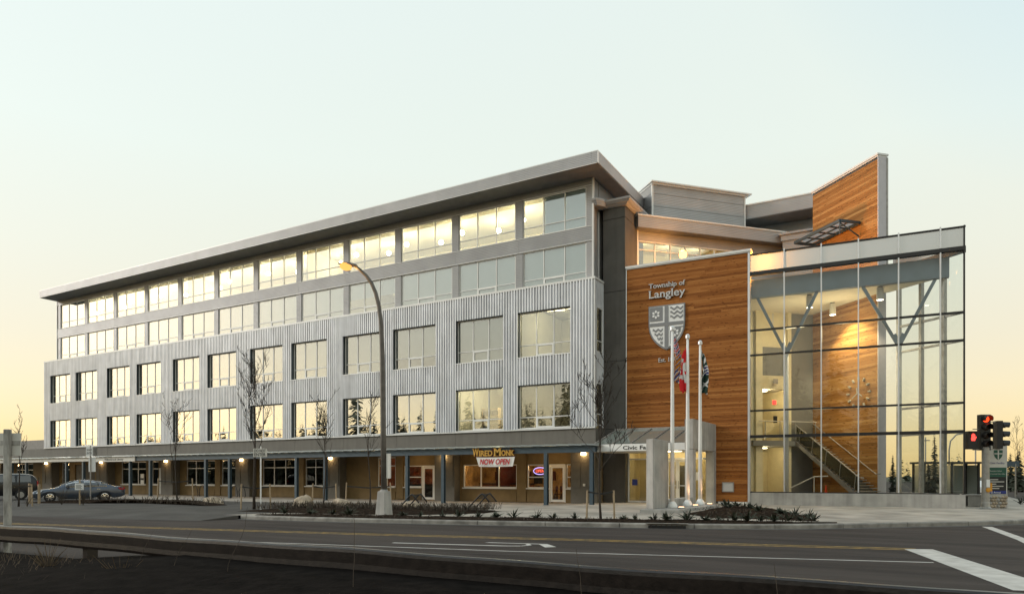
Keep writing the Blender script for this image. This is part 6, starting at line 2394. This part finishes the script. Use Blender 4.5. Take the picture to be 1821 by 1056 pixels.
weed_clump(-26.0, -15.6, 1.3, 26, 'tangle of dry arching weeds in front of the sedan wheels', 3, .15, M['twig'], None, .9)
weed_clump(-24.2, -15.4, 1.1, 22, 'dry weeds right of the tangle, below the paper sign', 4, .15, M['twig'], None, .9)
weed_clump(-24.9, -17.9, .7, 18, 'dark weeds round the foot of the crooked tree', 5, .15, M['twig'], None, .9)
weed_clump(3.2, -30.8, .7, 30, 'brown weed clump below the guard rail at the lower left', 6, 0, M['dry'], 'weeds on the verge', .7)
weed_clump(5.6, -31.0, .6, 30, 'brown weed clump below the middle of the guard rail', 7, 0, M['dry'], 'weeds on the verge', .7)

# ------------------------------------------------------------------ planting
r3 = random.Random(17)
shm = []
for k in range(5):
    b = MB()
    for q in range(13 + 4 * k):
        a, el, L = r3.uniform(0, 6.28), r3.uniform(.35, 1.4), r3.uniform(.18, .38)
        d = Vector((math.cos(a) * math.cos(el), math.sin(a) * math.cos(el), math.sin(el)))
        s = Vector((-math.sin(a), math.cos(a), 0)) * r3.uniform(.02, .04)
        c = d * L
        dn = Vector((0, 0, -.10 * L))
        m0 = d * L * .55
        b.add([(0, 0, 0), m0 + s, c + dn, m0 - s, m0 + Vector((0, 0, .02))], [(0, 1, 4), (0, 4, 3), (1, 2, 4), (4, 2, 3)])
    shm.append(b.mesh('shrub', M['leaf']))
row = [(-6.6, -16.9), (-5.4, -16.6), (-4.4, -16.4), (-3.6, -16.3), (-1.3, -15.8), (-.5, -15.7), (.3, -15.4), (1.0, -15.3), (1.7, -15.0), (2.4, -14.9), (3.1, -14.8), (3.9, -14.5), (4.5, -14.4), (5.2, -14.0), (6.9, -13.6),
       (7.3, -13.5), (7.9, -13.2), (8.4, -13.3), (9.0, -12.9), (9.6, -12.7), (10.0, -12.6), (10.5, -12.3), (10.9, -12.2), (11.3, -12.0), (11.7, -11.8), (12.1, -11.5), (12.5, -11.4), (12.9, -11.1),
       (8.5, -5.0), (8.9, -4.6), (9.4, -5.2), (9.0, -6.4), (10.0, -6.9), (10.6, -8.4), (11.5, -9.0), (12.1, -9.6), (12.6, -10.0)]
for i, (x, y) in enumerate(row):
    inbed = i >= 28
    put(bpy.data.objects.new('shrub', shm[i % 5]), None, TR(x, y, gz(x, y) + (.12 if inbed else .06), i * 57) @ Matrix.Scale(r3.uniform(.8, 1.5), 4),
        label='small dark leafy shrub on the mulch mound ' + ('close to the plinth' if i < 32 else 'towards its right end') if inbed else 'small dark leafy shrub in the kerb strip ' + ('left of the lamp foot' if x < -3 else 'between the lamp foot and the bare tree' if x < 5.5 else 'near the storm drain' if x < 10 else 'at its right hand end'),
        category='shrub', group='shrubs on the mound' if inbed else 'shrubs along the kerb strip')
# low twiggy ground cover in the inner bed
vs, fs = [], []
for k in range(2600):
    t_ = r3.random()
    x = -10.8 + 11.0 * t_
    y = -13.6 + 1.6 * t_ + r3.uniform(-1.6, 1.7) * (1 - .35 * t_) - .0
    if y < -15.2 + .27 * (x + 10) + .2 or (x < -10.2 and y > -12.5):
        continue
    a, L = r3.uniform(0, 6.28), r3.uniform(.10, .34)
    g = gz(x, y) + .12
    dx, dy = math.cos(a) * L * .6, math.sin(a) * L * .6
    wx, wy = -math.sin(a) * .014, math.cos(a) * .014
    n = len(vs)
    vs += [(x - wx, y - wy, g), (x + wx, y + wy, g), (x + dx + wx * .5, y + dy + wy * .5, g + L), (x + dx - wx * .5, y + dy - wy * .5, g + L * .9)]
    fs.append((n, n + 1, n + 2, n + 3))
for k in range(700):
    x, y = r3.uniform(-30, -17), r3.uniform(-14.5, -10)
    if abs(y - (-12.0 + .05 * (x + 17))) > 1.3:
        continue
    a, L = r3.uniform(0, 6.28), r3.uniform(.10, .40)
    dx, dy = math.cos(a) * L * .6, math.sin(a) * L * .6
    wx, wy = -math.sin(a) * .014, math.cos(a) * .014
    n = len(vs)
    vs += [(x - wx, y - wy, .25), (x + wx, y + wy, .25), (x + dx + wx * .5, y + dy + wy * .5, .25 + L), (x + dx - wx * .5, y + dy - wy * .5, .25 + L * .9)]
    fs.append((n, n + 1, n + 2, n + 3))
for k in range(1500):
    if k < 900:
        t_ = r3.random()
        x, y = -7.5 + 20.5 * t_, -16.9 + 3.2 * t_ + 2.9 * t_ * t_ + r3.uniform(-.5, .5) - .3
    else:
        x, y = r3.uniform(8.0, 12.8), r3.uniform(-10.4, -3.2)
        if y > -3.2 - 1.45 * (x - 8.6):
            continue
    a, L = r3.uniform(0, 6.28), r3.uniform(.04, .16)
    g = gz(x, y) + (.05 if k < 900 else .12)
    dx, dy = math.cos(a) * L, math.sin(a) * L
    wx, wy = -math.sin(a) * .012, math.cos(a) * .012
    n = len(vs)
    up = r3.uniform(.0, .10)
    vs += [(x - wx, y - wy, g), (x + wx, y + wy, g), (x + dx + wx, y + dy + wy, g + up), (x + dx - wx, y + dy - wy, g + up)]
    fs.append((n, n + 1, n + 2, n + 3))
MB().add(vs, fs).obj('ground_cover', M['twig'], kind='stuff')

# ------------------------------------------------------------------ trees and buildings farther off


def conifer_faces(b, x, y, g, h, w, rr, dens=1.0):
    n = int(46 * dens)
    for k in range(n):
        f = (k + rr.random()) / n
        z = g + h * (.06 + .94 * f)
        r = w * (1 - f) ** .8 * rr.uniform(.6, 1.15) + .05
        for q in range(3 if f < .8 else 2):
            a = rr.uniform(0, 6.28)
            ca, sa = math.cos(a), math.sin(a)
            wd = r * rr.uniform(.16, .34) + .04
            dz = -r * rr.uniform(.15, .5)
            b.add([(x + ca * r * .05, y + sa * r * .05, z + r * .10), (x + ca * r * .6 - sa * wd, y + sa * r * .6 + ca * wd, z + dz * .55), (x + ca * r, y + sa * r, z + dz), (x + ca * r * .6 + sa * wd, y + sa * r * .6 - ca * wd, z + dz * .5)],
                  [(0, 1, 2), (0, 2, 3)])


# the wood across the road behind the viewer, seen mirrored in the glass
rr = random.Random(5)
b = MB()
for k in range(330):
    x = rr.uniform(-330, 44)
    y = -84 - abs(rr.gauss(0, 18)) - max(0, -x - 120) * .12
    h = rr.uniform(15, 25) * (1.15 if rr.random() < .25 else 1) * (.78 + .28 * math.sin(x * .06 + 1) ** 2)
    h *= 1 - .30 * sm((-x - 80) / 80)
    conifer_faces(b, x, y, -.06, h, h * rr.uniform(.17, .26), rr, 1.8)
    b.tube([(x, y, -.1), (x, y, h * .9)], [.2, .04], 5)
b.obj('woodland', mat('wood_foliage', (.125, .125, .085), .9, var=.5, scale=.4), kind='stuff')
rr = random.Random(8)
b = MB()
for k in range(230):
    x, y = rr.uniform(-40, 330), rr.uniform(170, 260)
    h = rr.uniform(4, 9)
    conifer_faces(b, x, y, -.06, h, h * .3, rr, .35)
b.obj('distant_woodland', M['conifer'], kind='stuff')


def conifer(x, y, h, w, label, seed, dens=2.0, group=None):
    rr = random.Random(seed)
    t = thing('conifer_tree', label, 'tree', TR(x, y, 0), group)
    MB().tube([(0, 0, -.1), (0, 0, h * .95)], [.04 * h * .5, .02], 7).obj('trunk', M['bark'], t)
    b = MB()
    conifer_faces(b, 0, 0, 0, h, w, rr, dens)
    b.obj('crown', M['conifer'], t)


gpx = lambda px, d: Vector((15.797, -37.055, 0)) + d * Vector((.8671 * (px - 910.5) / 1235 - .4981, .4981 * (px - 910.5) / 1235 + .8671, 0))
for px, d, h, w_, lb_ in ((1662, 46, 4.6, .55, 'narrow drooping conifer seen through the right panes of the glass hall'), (1588, 47, 3.2, .35, 'thin drooping conifer seen beside the end of the cedar fin'), (1651, 46.6, 2.7, .4, 'shorter narrow conifer just left of the drooping one'),
                          (1797, 82, 4.6, 1.0, 'dark conifer beyond the side street, left of the pair at the right edge'), (1812, 78, 4.9, 1.1, 'dark conifer beyond the side street at the right edge of the photo'), (1783, 90, 3.8, .9, 'small dark conifer beyond the monument sign')):
    p = gpx(px, d)
    conifer(p.x, p.y, h, w_, lb_, int(px), 2.0, 'conifers beyond the hall')
p = gpx(1808, 62)
bare_tree(p.x, p.y, 6.4, 41, 'thin bare tree against the yellow sky at the right edge', .35, 3, .05, (0, 0), .3, group=None, nb=8)


def far_lamp(px, d, h, label, curved=True):
    p = gpx(px, d)
    t = thing('far_street_lamp', label, 'street lamp', TR(p.x, p.y, 0), None)
    if curved:
        MB().tube([(0, 0, 0), (0, 0, h * .72), (.1, .06, h * .86), (.55, .32, h * .96), (1.6, .92, h)], .06, 7).obj('pole', M['galv'], t, smooth=True)
        MB().box(1.5, 2.0, .80, 1.05, h - .06, h + .06).obj('lamp_head', M['galv'], t)
    else:
        MB().tube([(0, 0, 0), (0, 0, h)], .07, 7).obj('pole', M['galv'], t)
        MB().box(-.4, .4, -.1, .1, h - .4, h - .3).obj('cross_arm', M['galv'], t)


far_lamp(1688, 60, 5.6, 'curved street lamp seen behind the corner of the glass hall')
far_lamp(1646, 75, 6.0, 'straight lamp mast seen through the glass hall', False)
far_lamp(1735, 70, 5.5, 'thin straight mast between the hall and the traffic signal', False)
p = gpx(1806, 56)
t = thing('street_sign', 'small dark street name sign on a grey pole at the right edge', 'sign', TR(p.x, p.y, .1, 30))
MB().tube([(0, 0, 0), (0, 0, 2.7)], .05, 7).obj('pole', M['galv'], t)
MB().box(-1.2, .3, -.03, .0, 2.45, 2.9).obj('plate', M['steel'], t)
# far car behind the hall
p = gpx(1743, 66)
t = thing('distant_car', 'small pale car on the side street behind the signal pole', 'car', TR(p.x, p.y, 0, 75))
MB().prof([(-2.1, .3), (2.1, .3), (2.15, .7), (1.2, .85), (.7, 1.35), (-1.2, 1.38), (-1.9, .9), (-2.15, .8)], -.85, .85).obj('body', M['white'], t)
for s in (-.86, .84):
    MB().prof([(1.05, .85), (.65, 1.27), (-1.1, 1.3), (-1.6, .9)], s, s + .02).obj('side_window', M['ink'], t)
for x in (-1.35, 1.35):
    for y in (-.80, .80):
        MB().lathe([(.33, -.1), (.33, .1)], 14).obj('wheel', M['tyre'], t, WM[t.name] @ Matrix.Translation((x, y, .33)) @ Matrix.Rotation(R(90), 4, 'X'))
# pavement and hedge across the side street
MB().box(27, 70, 24, 34, 0, .15).obj('far_pavement', M['conc_l'], kind='structure')
MB().box(34, 140, 40, 160, -.03, .05).obj('grass_field', M['field'], kind='structure')
p = gpx(1815, 40)
for k in range(5):
    put(bpy.data.objects.new('shrub', shm[k]), None, TR(p.x + k * .35, p.y + .2 * (k % 2), gz(p.x, p.y), k * 50) @ Matrix.Scale(1.7, 4), label='dark low shrub at the right edge behind the monument sign', category='shrub', group='shrubs behind the monument sign')
# low building beyond the left end
t = thing('low_building', 'low flat grey building beyond the left end of the arcade', 'building', TR(-92, 16, 0))
MB().box(-18, 20, 0, 20, 0, 5.4).obj('wall', M['pale'], t)
MB().box(-18.2, 20.2, -.2, 20.2, 5.4, 7.0).obj('parapet', M['soffit'], t)
for k in range(6):
    MB().box(-16 + k * 6, -12.5 + k * 6, -.06, 0, 1.2, 3.6).obj('window', M['ink'], t)
